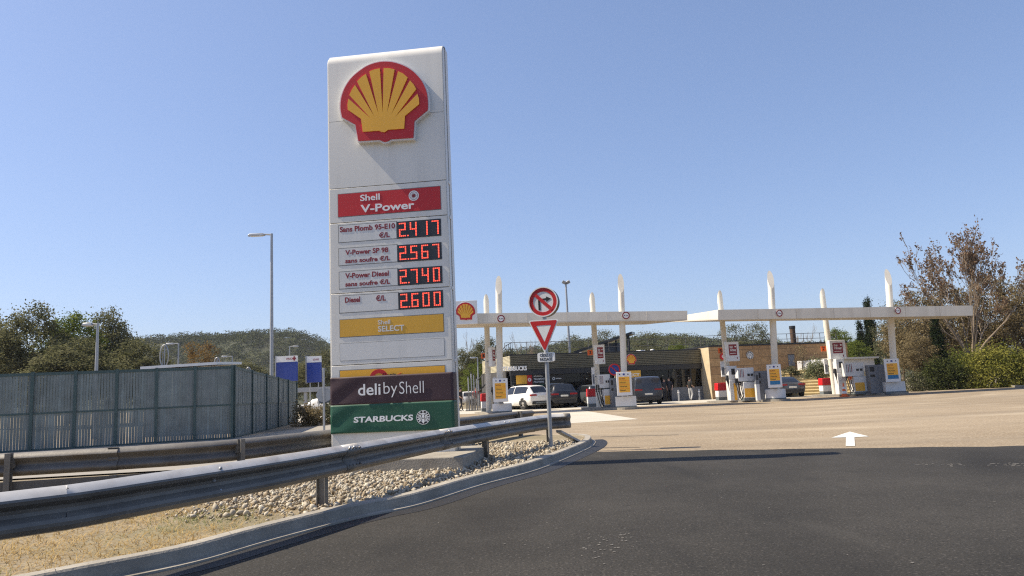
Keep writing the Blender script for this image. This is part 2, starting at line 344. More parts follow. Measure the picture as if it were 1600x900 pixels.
def tag(o, label=None, cat=None, group=None, kind=None):
    if label: o['label'] = label
    if cat: o['category'] = cat
    if group: o['group'] = group
    if kind: o['kind'] = kind
    return o
def thing(name, label, cat, loc=(0, 0, 0), rz=0.0, group=None):
    o = bpy.data.objects.new(name, None); C.objects.link(o); o.empty_display_size = 0.2
    o.location = loc; o.rotation_euler = (0, 0, rz); return tag(o, label, cat, group)
def struct(o): o['kind'] = 'structure'; return o
def kids(o): return [c for c in C.objects if c.parent == o]
def dup(root, loc, rz=0.0, label=None, group=None, scale=None):
    r = root.copy(); C.objects.link(r); r.location = loc; r.rotation_euler = (0, 0, rz)
    if scale is not None: r.scale = scale if hasattr(scale, '__len__') else (scale,) * 3
    if label: r['label'] = label
    if group: r['group'] = group
    for ch in list(root.children):
        c = ch.copy(); C.objects.link(c); c.parent = r
        for g in list(ch.children):
            d = g.copy(); C.objects.link(d); d.parent = c
    return r

def text(name, s, rect, y, m, parent, depth=0.004, bold=0.0, shear=0.0, keep=False, spacing=1.0):
    """raised lettering in the parent's x-z plane filling rect = (x0, x1, z0, z1), its face at y"""
    cu = bpy.data.curves.new(name, 'FONT'); cu.body = s; cu.size = 1.0; cu.extrude = 0.05; cu.offset = bold; cu.shear = shear; cu.space_character = spacing
    cu.resolution_u = 4; cu.space_line = 0.95
    o = bpy.data.objects.new(name, cu); C.objects.link(o)
    bpy.context.view_layer.update()
    me = bpy.data.meshes.new_from_object(o.evaluated_get(bpy.context.evaluated_depsgraph_get()))
    bpy.data.objects.remove(o)
    n = len(me.vertices); co = np.zeros(n * 3, np.float32); me.vertices.foreach_get('co', co); co = co.reshape(-1, 3)
    lo, hi = co.min(0), co.max(0); x0, x1, z0, z1 = rect
    kx = (x1 - x0) / (hi[0] - lo[0]); kz = (z1 - z0) / (hi[1] - lo[1])
    if keep: kx = kz = min(kx, kz)
    q = np.zeros_like(co)
    q[:, 0] = x0 + (co[:, 0] - lo[0]) * kx; q[:, 2] = z0 + (co[:, 1] - lo[1]) * kz
    q[:, 1] = y + np.where(co[:, 2] > 0, 0.0, depth)
    me.vertices.foreach_set('co', q.ravel().astype(np.float32)); me.update()
    me.materials.clear(); me.materials.append(m)
    o = bpy.data.objects.new(name, me); C.objects.link(o); o.parent = parent
    return o
# ================================================================== THE GROUND
VZ = 0.10                                   # verge level above the road
b = MB(); b.add([(-880, -55, -.03), (880, -55, -.03), (880, 760, -.03), (-880, 760, -.03)], [(0, 1, 2, 3)])
struct(b.build('ground', M['earth']))
def sheet(name, pts, z, m):
    b = MB(); b.add([(p[0], p[1], z) for p in pts], [tuple(range(len(pts)))]); return struct(b.build(name, m))
edgeL, edgeR = G(925, 706), G(1600, 697)
sheet('apron', [(-14, 16.5), (-1.0, 14.2), (4, 10), (60, 10), (60, 49), (24, 57), (15, 66), (-22, 66), (-22, 30)], 0.0, M['apron'])
edge = []
for i in range(41):                          # the fresh asphalt ends in a slightly ragged seam
    f = i / 40; p = edgeL.lerp(edgeR, f * 2.4 - .15)
    edge.append((p.x, p.y + .05 * math.sin(i * 1.7) + .04 * math.sin(i * 4.1)))
sheet('asphalt', [(-6, -30), (30, -30), (30, edge[-1][1])] + edge[::-1] + [(-6, 14.5)], 0.004, M['asphalt'])
pp = [G(880, 645), G(925, 642), G(1000, 654), G(880, 668)]
sheet('pale_slab', [(p.x, p.y) for p in (G(860, 640), G(905, 640.5), G(998, 655), G(880, 662), G(850, 655))], 0.004, M['pale'])
sheet('forecourt', [(p[0], p[1]) for p in ((-14, 47.5), (-3, 47.2), (6, 47.0), (11, 48.5), (17, 50.5), (24, 53), (24, 56.5), (15, 64), (-20, 64))], 0.004, M['pale'])
sheet('service_lane', [(-40, 11.0), (-5, 15.5), (-1.5, 18.0), (-1.0, 40), (-9, 44), (-11, 28.6), (-40, 24.0)], 0.002, M['lane'])
# white lane arrow
a = [G(1328, 675), G(1358, 682.5), G(1335, 683.6), G(1336, 697.5), G(1321.5, 697.5), G(1322, 684), G(1299, 684.5)]
b = MB(); b.add([(p.x, p.y, 0.009) for p in a], [tuple(range(7))])
o = struct(b.build('lane_arrow', M['paint']))
# pale scuffs and chips scattered on the fresh asphalt
b = MB()
def fleck(px, py, s_, n_, sx, sy):
    for _ in range(n_):
        g = G(px + float(rng.normal(0, sx)), py + float(rng.normal(0, sy))); r = s_ * float(rng.uniform(.3, 1.2)); th0 = float(rng.uniform(0, 6))
        b.add([(g.x + r * float(rng.uniform(.5, 1.3)) * math.cos(th0 + j * 1.05), g.y + r * float(rng.uniform(.5, 1.3)) * math.sin(th0 + j * 1.05), .008) for j in range(6)], [tuple(range(6))])
fleck(935, 855, .014, 46, 26, 12); fleck(975, 838, .014, 14, 6, 3); fleck(1490, 727, .022, 26, 22, 1.2); fleck(1580, 726, .025, 26, 20, 1.2); fleck(1300, 790, .010, 40, 240, 60); fleck(860, 800, .010, 24, 70, 30); fleck(1120, 742, .012, 8, 8, 1)
struct(b.build('road_flecks', M['chalk']))
# thin dark expansion joints on the apron
b = MB()
for (x0, y0, x1, y1) in ((938, 683, 1060, 679.5), (940, 700, 1000, 699)):
    p, q = G(x0, y0), G(x1, y1); d = (q - p).normalized(); n = Vector((-d.y, d.x, 0)) * .03
    b.add([p - n + Vector((0, 0, .006)), q - n + Vector((0, 0, .006)), q + n + Vector((0, 0, .006)), p + n + Vector((0, 0, .006))], [(0, 1, 2, 3)])
struct(b.build('joint_line', M['tar']))

# ------------------------------------------------------------------ kerb of the verge
def smooth_path(pts, n):
    P = np.array(pts, float); k = len(P); out = []
    P = np.vstack([2 * P[0] - P[1], P, 2 * P[-1] - P[-2]])
    for i in range(k - 1):
        p0, p1, p2, p3 = P[i:i + 4]
        for j in range(n):
            t = j / n; out.append(.5 * ((2 * p1) + (-p0 + p2) * t + (2 * p0 - 5 * p1 + 4 * p2 - p3) * t * t + (-p0 + 3 * p1 - 3 * p2 + p3) * t ** 3))
    out.append(P[-2]); return np.array(out)
kz = 0.14
kp = [G(x, y, kz) for x, y in ((49, 900), (127, 885), (289, 854), (400, 825), (515, 797), (577, 784), (647, 770.5), (740, 744), (833, 721), (899, 697), (921, 686.5))]
dk = (kp[0] - kp[1]).normalized()
kp = [(p.x, p.y) for p in [kp[0] + dk * s_ for s_ in (4.0, 3.2, 2.4, 1.6, .8)] + kp]
nose = G(922, 680, kz); back = [G(906, 677.5, kz), G(880, 677, kz)]
kp += [(nose.x, nose.y)] + [(p.x, p.y) for p in back]
KP = smooth_path(kp, 6)
def offset(P, d):
    T = np.gradient(P, axis=0); T /= np.linalg.norm(T, axis=1)[:, None]
    return P + np.stack([T[:, 1], -T[:, 0]], 1) * d        # to the right of travel (the road side)
def ribbon(name, P, prof, m, parent=None, bevel=0, smooth=None):
    """sweep a profile [(side offset, z)] along P"""
    b = MB(); n = len(P); k = len(prof); rows = [offset(P, s) for s, z in prof]
    vs = [(rows[j][i][0], rows[j][i][1], prof[j][1]) for i in range(n) for j in range(k)]
    fs = [(i * k + j, (i + 1) * k + j, (i + 1) * k + (j + 1) % k, i * k + (j + 1) % k) for i in range(n - 1) for j in range(k)]
    fs += [tuple(range(k)), tuple(range((n - 1) * k, n * k))]
    b.add(vs, fs); return b.build(name, m, parent, smooth=smooth)
struct(ribbon('kerb', KP, [(-.14, -.02), (-.14, kz), (-.015, kz), (0, kz - .015), (.012, -.02)], M['kerb'], smooth=30))
npt = len(KP)
GP = KP[:-10]
struct(ribbon('gutter', GP, [(.014, -.02), (.014, .030), (.094, .024), (.098, -.02)], M['kerb'], smooth=30))
TP = GP
b = MB(); L, Rr = offset(TP, .100), offset(TP, .36)
b.add([(*p, .007) for p in L] + [(*p, .007) for p in Rr], [(i, i + 1, len(L) + i + 1, len(L) + i) for i in range(len(L) - 1)])
struct(b.build('tar_seam', M['tar']))

# ------------------------------------------------------------------ guard-rail paths (top edge)
RZ = 0.736
near = [G(x, y, RZ) for x, y in ((0, 770), (115, 757), (230, 741), (400, 717), (520, 698.5), (700, 669.5), (800, 655), (850, 648.5), (880, 646.5))]
near = [near[0] + (near[0] - near[1]).normalized() * 3.5] + near
NP_ = smooth_path([(p.x, p.y) for p in near], 5)
far = [G(x, y, RZ) for x, y in ((0, 709), (180, 699), (362, 687), (520, 671), (714, 653), (790, 644.5), (832, 641))]
far = [far[0] + (far[0] - far[1]).normalized() * 14] + far
FP_ = smooth_path([(p.x, p.y) for p in far], 5)

# verge slab between kerb and the far rail
vb = offset(FP_, -.45)
inner = offset(KP, -.13)
poly = [tuple(p) for p in inner[:-2]] + [tuple(p) for p in vb[::-1]]
b = MB(); b.add([(p[0], p[1], VZ) for p in poly], [tuple(range(len(poly)))])
struct(b.build('verge', M['earth']))
b = MB(); e2 = offset(FP_, -.62)
b.add([(*p, VZ) for p in vb] + [(*p, -.02) for p in e2], [(i, i + 1, len(vb) + i + 1, len(vb) + i) for i in range(len(vb) - 1)])
struct(b.build('verge_edge', M['kerb']))

POLY = np.array(poly)
def inside(x, y):
    xi, yi = POLY[:, 0], POLY[:, 1]; xj, yj = np.roll(xi, 1), np.roll(yi, 1)
    c = np.zeros(x.shape, bool)
    for a0, b0, a1, b1 in zip(xi, yi, xj, yj):
        if b0 != b1: c ^= ((b0 > y) != (b1 > y)) & (x < (a1 - a0) * (y - b0) / (b1 - b0) + a0)
    return c
def scatter(n, keep):
    x = rng.uniform(-9, 2, n); y = rng.uniform(3.0, 17, n); ok = inside(x, y)
    x, y = x[ok], y[ok]; k = rng.random(len(x)) < keep(x, y); return x[k], y[k]
def fbm(x, y, s, seed=0):
    r = np.random.default_rng(seed); o = np.zeros_like(x); a = 1.0; 
    for _ in range(4):
        th = r.uniform(0, 6.28, 5)
        for t_ in th: o += a * np.sin((x * np.cos(t_) + y * np.sin(t_)) * s + t_ * 7) / 5
        s *= 2.1; a *= .55
    return o
def stoniness(x, y):            # stones towards the nose, straw towards the camera
    return np.clip((y + .45 * (x + 2) - 6.9) / 1.6 + .5 * fbm(x, y, 2.0, 3), 0.012, 1)
# stones
ico = bmesh.new(); bmesh.ops.create_icosphere(ico, subdivisions=1, radius=1)
iv = np.array([v.co[:] for v in ico.verts]); if_ = np.array([[v.index for v in f.verts] for f in ico.faces]); ico.free()
x, y = scatter(105000, lambda x, y: stoniness(x, y) ** 1.5)
n = len(x); sz = np.clip(rng.lognormal(math.log(.0175), .45, n), .008, .055)
base = []
for _ in range(20):                          # broken rock: a ball cut by random planes
    v_ = iv * (1 + rng.uniform(-.15, .2, (len(iv), 1)))
    for __ in range(7):
        nn = rng.normal(size=3); nn /= np.linalg.norm(nn); dd_ = v_ @ nn; v_ = v_ - np.maximum(0, dd_ - rng.uniform(.35, .7))[:, None] * nn
    base.append(v_ * 1.25)
q = rng.normal(size=(n, 4)); q /= np.linalg.norm(q, axis=1)[:, None]
def qrot(q, v):
    w_, u = q[:, None, 0:1], q[:, None, 1:]
    return v + 2 * np.cross(u, np.cross(u, v) + w_ * v)
sel = rng.integers(0, 20, n); vv = np.array(base)[sel] * np.stack([np.ones(n), rng.uniform(.6, 1, n), rng.uniform(.45, .8, n)], 1)[:, None, :]
vv = qrot(q, vv) * sz[:, None, None] + np.stack([x, y, VZ + sz * .35 + np.where(rng.random(n) < .3, .02, 0)], 1)[:, None, :]
ff = (if_[None] + (np.arange(n) * len(iv))[:, None, None]).reshape(-1, 3)
M['stone2'] = paving('brown_stone', (0.19, 0.145, 0.09), (0.30, 0.24, 0.165), (0.15, 0.12, 0.09), (0.5, 0.46, 0.4), 30, .4, .3, 9.0, .9, .4)
M['stone3'] = paving('pale_stone', (0.40, 0.355, 0.27), (0.54, 0.49, 0.40), (0.3, 0.27, 0.22), (0.75, 0.72, 0.66), 30, .4, .3, 9.0, .9, .4)
o = npmesh('gravel', vv.reshape(-1, 3), ff, [M['stone'], M['stone2'], M['stone3']], None, np.repeat(rng.choice(3, n, p=(.45, .3, .25)), len(if_)))
tag(o, 'pale rubble stones covering the verge around the sign base', 'gravel', kind='stuff')
# dry grass
def blades(name, x, y, zb, h, wd, m, lean=.6, midx=None):
    n = len(x); a = rng.uniform(0, 6.283, n); ln = rng.uniform(0.1, lean, n) * h * 1.6
    d = np.stack([np.cos(a), np.sin(a), np.zeros(n)], 1); s = np.stack([-np.sin(a), np.cos(a), np.zeros(n)], 1)
    p = np.stack([x, y, np.full(n, zb)], 1)
    mid = p + d * (ln * .35)[:, None] + np.array([0, 0, 1]) * (h * .6)[:, None]; tip = p + d * ln[:, None] + np.array([0, 0, 1]) * h[:, None]
    v = np.stack([p - s * wd, p + s * wd, mid + s * wd * .7, mid - s * wd * .7, tip + s * wd * .1, tip - s * wd * .1], 1).reshape(-1, 3)
    k = np.arange(n)[:, None] * 6
    f = np.concatenate([k + np.array([0, 1, 2, 3]), k + np.array([3, 2, 4, 5])], 1).reshape(-1, 4)
    return npmesh(name, v, f, m, None, None if midx is None else np.repeat(midx, 2))
x, y = scatter(210000, lambda x, y: np.clip(1.05 - stoniness(x, y), 0.015, 1) * np.clip(.65 + .5 * fbm(x, y, 3, 9), .1, 1))
st = [leafmat('straw', (0.38, 0.265, 0.10), (0.56, 0.42, 0.20), .3, 6), leafmat('brown_straw', (0.26, 0.17, 0.075), (0.40, 0.28, 0.14), .3, 6), leafmat('green_blade', (0.12, 0.15, 0.045), (0.22, 0.23, 0.09), .3, 6)]
n = len(x); pick = np.where(fbm(x, y, 2.5, 21) + rng.normal(0, .35, n) > .62, 2, np.where(rng.random(n) < .3, 1, 0))
o = blades('grass', x, y, VZ - .005, np.abs(rng.normal(.022, .018, n)) + .008, np.full((n, 1), .0032), st, 3.2, pick)
tag(o, 'dry straw coloured grass on the verge beneath the near guard rail', 'grass', kind='stuff')

# ================================================================== HILLS
def hill(name, sil, Y0, Y1, m):
    X = []; Z = []
    for px, py in sil:
        p = V(px, py, Y1); X.append(p.x); Z.append(max(0, p.z - (3.0 if 'west' in name else 5.5)))
    xs = np.linspace(X[0], X[-1], 160); zr = np.interp(xs, X, Z) + 1.5 * fbm(xs, xs * 0, .03, 5)
    ny = 40; vs = []; 
    for j in range(ny + 1):
        t = j / ny; Y = Y0 + (Y1 + 260 - Y0) * t; e = math.sin(min(1, (Y - Y0) / (Y1 - Y0)) * math.pi / 2) ** 1.6 if Y < Y1 else math.cos((Y - Y1) / 260 * math.pi / 2)
        for i, xx in enumerate(xs): vs.append((xx * (Y / Y1) ** .0, Y, max(-.5, zr[i] * e - .5)))
    nx = len(xs) - 1
    fs = [(j * (nx + 1) + i, j * (nx + 1) + i + 1, (j + 1) * (nx + 1) + i + 1, (j + 1) * (nx + 1) + i) for j in range(ny) for i in range(nx)]
    b = MB(); b.add(vs, fs); struct(b.build(name, m, smooth=60))
    return xs, zr
M['hillside'] = mat('hillside_scrub', (0.035, 0.040, 0.018), 1.0, 0, .3, .05)
M['wood'] = leafmat('far_wood', (0.045, 0.056, 0.026), (0.120, 0.130, 0.066), .1, .09)
M['wood2'] = leafmat('far_wood_brown', (0.10, 0.075, 0.035), (0.13, 0.11, 0.05), .1, .05)
def wood(name, xs, zr, Y0, Y1, ncrown, m, label, leaf=.85):
    V_ = []
    cx = rng.uniform(xs[0], xs[-1], ncrown); t = rng.random(ncrown) ** .7; cy = Y0 + (Y1 + 25 - Y0) * t
    e = np.where(cy < Y1, np.sin(np.clip((cy - Y0) / (Y1 - Y0), 0, 1) * math.pi / 2) ** 1.6, 1.0)
    cz = np.interp(cx, xs, zr) * e - .5; r = rng.uniform(2.0, 5.6, ncrown) * rng.uniform(.7, 1.1, ncrown)
    k = 80
    d = rng.normal(size=(ncrown, k, 3)); d /= np.linalg.norm(d, axis=2)[..., None]; d[..., 2] = np.abs(d[..., 2]) * 1.0 - .25
    c = np.stack([cx, cy, cz + r * .55], 1)[:, None] + d * (r[:, None, None] * rng.uniform(.75, 1.05, (ncrown, k, 1))) * np.array([1, 1, .85])
    return leafquads(name, c.reshape(-1, 3), np.full(ncrown * k, leaf) * rng.uniform(.6, 1.3, ncrown * k), m)
def leafquads(name, c, s, m, parent=None, up=0.3, midx=None, asp=.62):
    n = len(c); a = rng.normal(size=(n, 3)); a[:, 2] *= (1 - up); a /= np.linalg.norm(a, axis=1)[:, None]
    b_ = np.cross(a, rng.normal(size=(n, 3))); b_ /= np.linalg.norm(b_, axis=1)[:, None]
    a = a * (s * .5)[:, None]; b_ = b_ * (s * .5 * asp)[:, None]
    v = np.stack([c - a, c + b_ * .9 - a * .1, c + a, c - b_ * .9 - a * .1], 1).reshape(-1, 3)
    f = np.arange(n * 4).reshape(-1, 4)
    return npmesh(name, v, f, m, parent, midx)
xs, zr = hill('hill_west', [(-420, 610), (-200, 590), (60, 560), (160, 546), (235, 536), (300, 529), (380, 526), (430, 519), (470, 522), (520, 545), (600, 565), (760, 590)], 300, 470, M['hillside'])
tag(wood('hill_wood', xs, zr, 300, 470, 4200, M['wood'], ''), 'dense dark pine wood covering the far hill behind the tall lamp', 'wood', kind='stuff')
xs, zr = hill('hill_east', [(700, 585), (800, 545), (900, 527), (960, 523), (1010, 520), (1050, 518), (1110, 527), (1180, 528), (1250, 533), (1320, 534), (1400, 540), (1500, 545), (1700, 560), (2100, 575)], 280, 430, M['hillside'])
tag(wood('ridge_wood', xs, zr, 280, 430, 4800, M['wood'], ''), 'dense dark wood on the long ridge beyond the shop roof', 'wood', kind='stuff')

# ================================================================== TREES
LF = dict(
    pine=leafmat('pine_needles', (0.080, 0.086, 0.040), (0.19, 0.185, 0.10), .42, 1.1),
    bushy=leafmat('fresh_leaves', (0.085, 0.115, 0.022), (0.16, 0.19, 0.045), .42, 1.2),
    olive=leafmat('olive_leaves', (0.075, 0.083, 0.042), (0.175, 0.175, 0.105), .42, 1.1),
    rust=leafmat('rust_leaves', (0.15, 0.085, 0.025), (0.22, 0.15, 0.055), .42, 1.0),
    tan=leafmat('tan_leaves', (0.145, 0.112, 0.058), (0.27, 0.22, 0.125), .42, 1.2),
    cypress=leafmat('cypress_leaves', (0.012, 0.020, 0.010), (0.030, 0.042, 0.018), .1, 1.5),
    seed=leafmat('seed_clumps', (0.130, 0.080, 0.050), (0.23, 0.160, 0.105), .42, 2.0),
    hedge=leafmat('sunlit_hedge_leaves', (0.085, 0.100, 0.020), (0.33, 0.31, 0.075), .42, 1.3),  # yellow sun highlights painted into the second leaf colour
)
def branch(b, p, d, L, r, depth, tips, bend=.35, spread=.6, kids_=(2, 4), grav=0.05, ratio=.68, nseg=4, trop=.15, minr=.008):
    pts = [p]; rad = [r]; dd = d.copy()
    for i in range(nseg):
        dd = (dd + Vector(rng.normal(0, bend / nseg, 3)) + Vector((0, 0, trop / nseg))).normalized()
        pts.append(pts[-1] + dd * (L / nseg)); rad.append(max(minr, r * (1 - .55 * (i + 1) / nseg)))
    b.tube(pts, rad, 6 if r > .05 else 4, cap=False)
    if depth == 0: tips.append((pts[-1], dd)); tips.append((pts[-2], dd)); return
    k = int(rng.integers(kids_[0], kids_[1] + 1))
    for j in range(k):
        i = nseg if j == 0 else int(rng.integers(max(1, nseg // 2), nseg + 1))
        ax = Vector(rng.normal(size=3)); ax = (ax - dd * ax.dot(dd)).normalized()
        sp = spread * float(rng.uniform(.5, 1.25)) * (.5 if j == 0 else 1)
        nd = (dd * math.cos(sp) + ax * math.sin(sp)).normalized()
        branch(b, pts[i], nd, L * ratio * float(rng.uniform(.75, 1.15)), rad[i] * (.85 if j == 0 else .65), depth - 1, tips, bend, spread, kids_, grav, ratio, nseg, trop, minr)
protos = {}
def proto(key, trunk_args, lobes=None, nclump=120, per=60, cr=.55, leaf=.16, lm='pine', tipclumps=None, bark='trunk', flat=.8):
    """a template tree ten metres tall; a tree is trunk (with its limbs) and crown"""
    root = thing(key, 'tree', 'tree'); b = MB(); tips = []
    for (p, d, L, r, dep, kw) in trunk_args: branch(b, Vector(p), Vector(d).normalized(), L, r, dep, tips, **kw)
    b.build('trunk', M[bark], root, smooth=60, fix=False)
    cs = []; ss = []
    if lobes:
        tot = sum(l[1][0] * l[1][1] * l[1][2] for l in lobes)
        for (c, rr) in lobes:
            k = max(4, int(nclump * rr[0] * rr[1] * rr[2] / tot))
            d = rng.normal(size=(k, 3)); d /= np.linalg.norm(d, axis=1)[:, None]; rad = rng.uniform(.25, 1.05, k) ** .45
            cc = np.array(c) + d * rad[:, None] * np.array(rr)
            for q_ in cc:
                rr_ = cr * rng.uniform(.5, 1.25); m_ = int(per * rng.uniform(.5, 1.3))
                cs.append(q_ + rng.normal(0, 1, (m_, 3)) * np.array([rr_, rr_, rr_ * flat]) * .5); ss.append(leaf * rng.uniform(.6, 1.4, m_))
    if tipclumps:
        m_, rr_ = tipclumps
        for (p, d) in tips:
            if rng.random() < .9: cs.append(np.array(p) + rng.normal(0, rr_, (m_, 3))); ss.append(leaf * rng.uniform(.6, 1.4, m_))
    if cs: leafquads('crown', np.concatenate(cs), np.concatenate(ss), LF[lm], root)
    top = 1.0
    for ch in root.children:
        n_ = len(ch.data.vertices); co = np.zeros(n_ * 3, np.float32); ch.data.vertices.foreach_get('co', co); top = max(top, float(np.percentile(co[2::3], 99.7)) if ch.name.startswith('crown') else float(co[2::3].max()))
    for ch in root.children: ch.data.transform(Matrix.Scale(10.0 / top, 4))
    protos[key] = [root, False]
st_ = dict(bend=.25, spread=.55, kids_=(2, 3), trop=.1)
proto('pine_tree', [((0, 0, 0), (0.05, 0, 1), 4.2, .24, 3, st_)],
      [((0, 0, 6.6), (2.6, 2.6, 2.2)), ((1.6, .3, 5.2), (1.9, 1.8, 1.3)), ((-1.8, -.3, 5.0), (1.9, 1.8, 1.4)), ((.2, 0, 8.6), (1.5, 1.5, 1.3)), ((-.6, .4, 3.6), (2.2, 2, 1.1))], 250, 85, .75, .20, 'pine')
proto('broadleaf_tree', [((0, 0, 0), (0, 0, 1), 3.5, .22, 3, st_)],
      [((0, 0, 6.2), (2.8, 2.8, 3.2)), ((1.3, 0, 4.4), (2.0, 2, 1.8)), ((-1.5, 0, 4.6), (1.9, 1.9, 1.8)), ((.3, 0, 8.6), (1.5, 1.5, 1.2))], 230, 85, .75, .20, 'bushy')
proto('olive_tree', [((0, 0, 0), (-.1, 0, 1), 3.0, .26, 3, dict(bend=.4, spread=.7, kids_=(2, 3), trop=.1)), ((.2, 0, 0), (.3, .1, 1), 3.2, .18, 3, st_)],
      [((0, 0, 5.6), (3.0, 3, 2.7)), ((2.0, 0, 5.0), (2.0, 2, 2.0)), ((-2.0, 0, 5.2), (2.0, 2, 1.9)), ((0.5, 0, 8.2), (2.0, 2, 1.5)), ((0, -1.0, 3.4), (2.6, 2.0, 1.3))], 240, 80, .75, .17, 'olive')
proto('rust_tree', [((0, 0, 0), (0, 0, 1), 3.5, .2, 3, st_)],
      [((0, 0, 6.0), (2.6, 2.6, 3.2)), ((1.4, 0, 5.0), (1.9, 2, 2.2)), ((-1.4, 0, 4.6), (1.9, 2, 2.0))], 150, 60, .7, .20, 'rust')
proto('tan_tree', [((0, 0, 0), (.05, 0, 1), 3.2, .2, 4, dict(bend=.4, spread=.6, kids_=(2, 4), trop=.12))],
      [((0, 0, 6.0), (3.0, 3, 3.2)), ((1.8, 0, 4.6), (2.1, 2, 2.4)), ((-1.9, 0, 4.8), (2.0, 2, 2.4)), ((0, 0, 8.8), (1.5, 1.5, 1.0))], 260, 75, .85, .20, 'tan', bark='palebark')
proto('cypress_tree', [((0, 0, 0), (0, 0, 1), 8.5, .16, 0, dict(bend=.03))],
      [((0, 0, 1.9), (.85, .85, 1.5)), ((0, 0, 4.2), (.95, .95, 2.2)), ((0, 0, 6.6), (.75, .75, 2.0)), ((0, 0, 8.6), (.42, .42, 1.4))], 240, 110, .42, .20, 'cypress', flat=1.4)
bare = dict(bend=.22, spread=.42, kids_=(3, 4), trop=.5, ratio=.62, minr=.014)
proto('bare_tree', [((0, 0, 0), (0, 0, 1), 4.3, .2, 4, bare), ((.35, 0, 0), (.14, 0, 1), 4.0, .13, 4, bare)], bark='palebark')
redk = dict(bend=.30, spread=.50, kids_=(2, 4), trop=.22, ratio=.70, minr=.013)
rb = [((0, 0, 0), (0.02, 0, 1), 1.6, .22, 0, dict(bend=.1))] + [((.08 * math.sin(R(q)), .1 * math.cos(i * 2.2), 1.45), (math.sin(R(q)), .75 * math.sin(i * 2.4), math.cos(R(q))), 2.7, .10, 4, redk) for i, q in enumerate((-52, -36, -24, -12, -2, 9, 20, 33, 50))]
proto('seed_pod_tree', rb, None, leaf=.17, lm='seed', tipclumps=(4, .10), bark='palebark')
def tree(key, px, ytop, Y, label, wid=1.0, group=None, rz=None, name=None, base=0.0):
    """a tree whose tip reaches photo row ytop at distance Y"""
    p = V(px, ytop, Y); h = max(1.0, p.z - base) / 10.0
    root, used = protos[key]; g = V(px, 600, Y); loc = (g.x, g.y, base - .05); rz = float(rng.uniform(0, 6.28)) if rz is None else rz
    if not used:
        protos[key][1] = True; root.location = loc; root.rotation_euler = (0, 0, rz); root.scale = (h * wid, h * wid, h); tag(root, label, None, group); return root
    return dup(root, loc, rz, label, group, (h * wid, h * wid, h))
GL = 'trees behind the metal fence'
tree('pine_tree', 48, 476, 62, 'broad dark pine, leftmost tree behind the metal fence', 1.0, GL)
tree('broadleaf_tree', 106, 490, 66, 'lighter green broadleaf tree behind the short white lamp at left', .95, GL)
tree('pine_tree', 166, 484, 70, 'tall pine with ragged side branches just right of the short white lamp', .9, GL)
tree('pine_tree', 214, 531, 64, 'low round pine under the hill, left of the far roadside loop', 1.5, GL)
tree('pine_tree', -30, 492, 68, 'dark pine cut by the left edge of the photo', 1.2, GL)
tree('pine_tree', 118, 530, 58, 'low dense pine crown just above the fence top, near the short white lamp', 1.7, GL)
tree('rust_tree', 312, 534, 110, 'rust brown tree before the hill above the pale container roof', .9, GL)
tree('pine_tree', 262, 566, 85, 'small dark pine just left of the rust brown tree', 1.6, GL)
tree('pine_tree', 382, 563, 120, 'low dark tree between rust tree and tall lamp', 1.8, GL)
tree('pine_tree', 455, 566, 130, 'dark tree above the blue board row', 1.6, GL)
tree('pine_tree', 505, 548, 115, 'dark tree beside the left edge of the price pylon', 1.5, GL)
GB = 'trees behind the shop'
tree('pine_tree', 722, 545, 92, 'dark pine behind the left end of the first canopy, next to the pylon', 1.2, GB)
tree('pine_tree', 762, 527, 96, 'tallest dark pine seen under the first canopy left of the road signs', 1.0, GB)
tree('bare_tree', 735, 512, 105, 'pale bare tree under the canopy corner with the flat shell sign', .8, GB)
tree('broadleaf_tree', 752, 566, 84, 'yellowish green tree below the dark pines left of the shop', 1.5, GB)
tree('pine_tree', 796, 545, 95, 'dark tree at the left end of the shop roof', 1.2, GB)
tree('bare_tree', 818, 516, 100, 'pale bare tree left of the round no right turn sign', .9, GB)
tree('bare_tree', 838, 528, 104, 'smaller bare tree hidden behind the yield sign', .9, GB)
tree('olive_tree', 898, 524, 100, 'grey green tree right of the yield sign above the shop roof', 1.2, GB)
tree('olive_tree', 952, 516, 104, 'grey green tree behind the sloping solar roof', 1.1, GB)
tree('olive_tree', 1022, 519, 96, 'wide olive green tree above the wall mounted shell emblem', 1.5, GB)
tree('olive_tree', 1072, 524, 102, 'olive green tree right of the widest olive tree', 1.2, GB)
tree('broadleaf_tree', 1062, 538, 84, 'small bright green tree on the shop roof line', 1.0, GB)
tree('olive_tree', 1150, 507, 88, 'dense tree left of the third tall canopy column', 1.15, GB)
tree('olive_tree', 1186, 505, 90, 'dense tree hard against the third tall canopy column', 1.1, GB)
tree('bare_tree', 1266, 505, 100, 'pale bare tree right of the rusty chimney', .9, GB)
tree('bare_tree', 1250, 520, 104, 'thin bare tree just right of the rusty chimney', .7, GB)
tree('broadleaf_tree', 1318, 513, 92, 'green tree left of the cypress pair', .9, GB)
tree('broadleaf_tree', 1338, 532, 82, 'low yellow green tree in front of the cypress pair', 1.3, GB)
GC = 'cypresses'
tree('cypress_tree', 1353, 502, 86, 'thinner left cypress of the pair left of the last tall column', .75, GC)
tree('cypress_tree', 1369, 468, 84, 'taller dark cypress right behind the last tall column', .7, GC)
tree('cypress_tree', 1473, 492, 56.3, 'dark cypress standing in front of the tan trees near the canopy tip', .85, GC)
GD = 'trees at the right edge'
tree('seed_pod_tree', 1524, 346, 60, 'tall leafless tree with red brown seed clumps above the canopy tip', .70, None, .15)
tree('tan_tree', 1445, 455, 63, 'tan leaved tree behind the right end of the second canopy', .95, GD)
tree('olive_tree', 1412, 470, 68, 'grey green tree right beside the last tall column', .9, GD)
tree('tan_tree', 1568, 425, 66, 'tan tree at the right edge below the seed clumps', .85, GD)
tree('tan_tree', 1500, 440, 68, 'tan tree behind the trunk of the leafless tree', .8, GD)
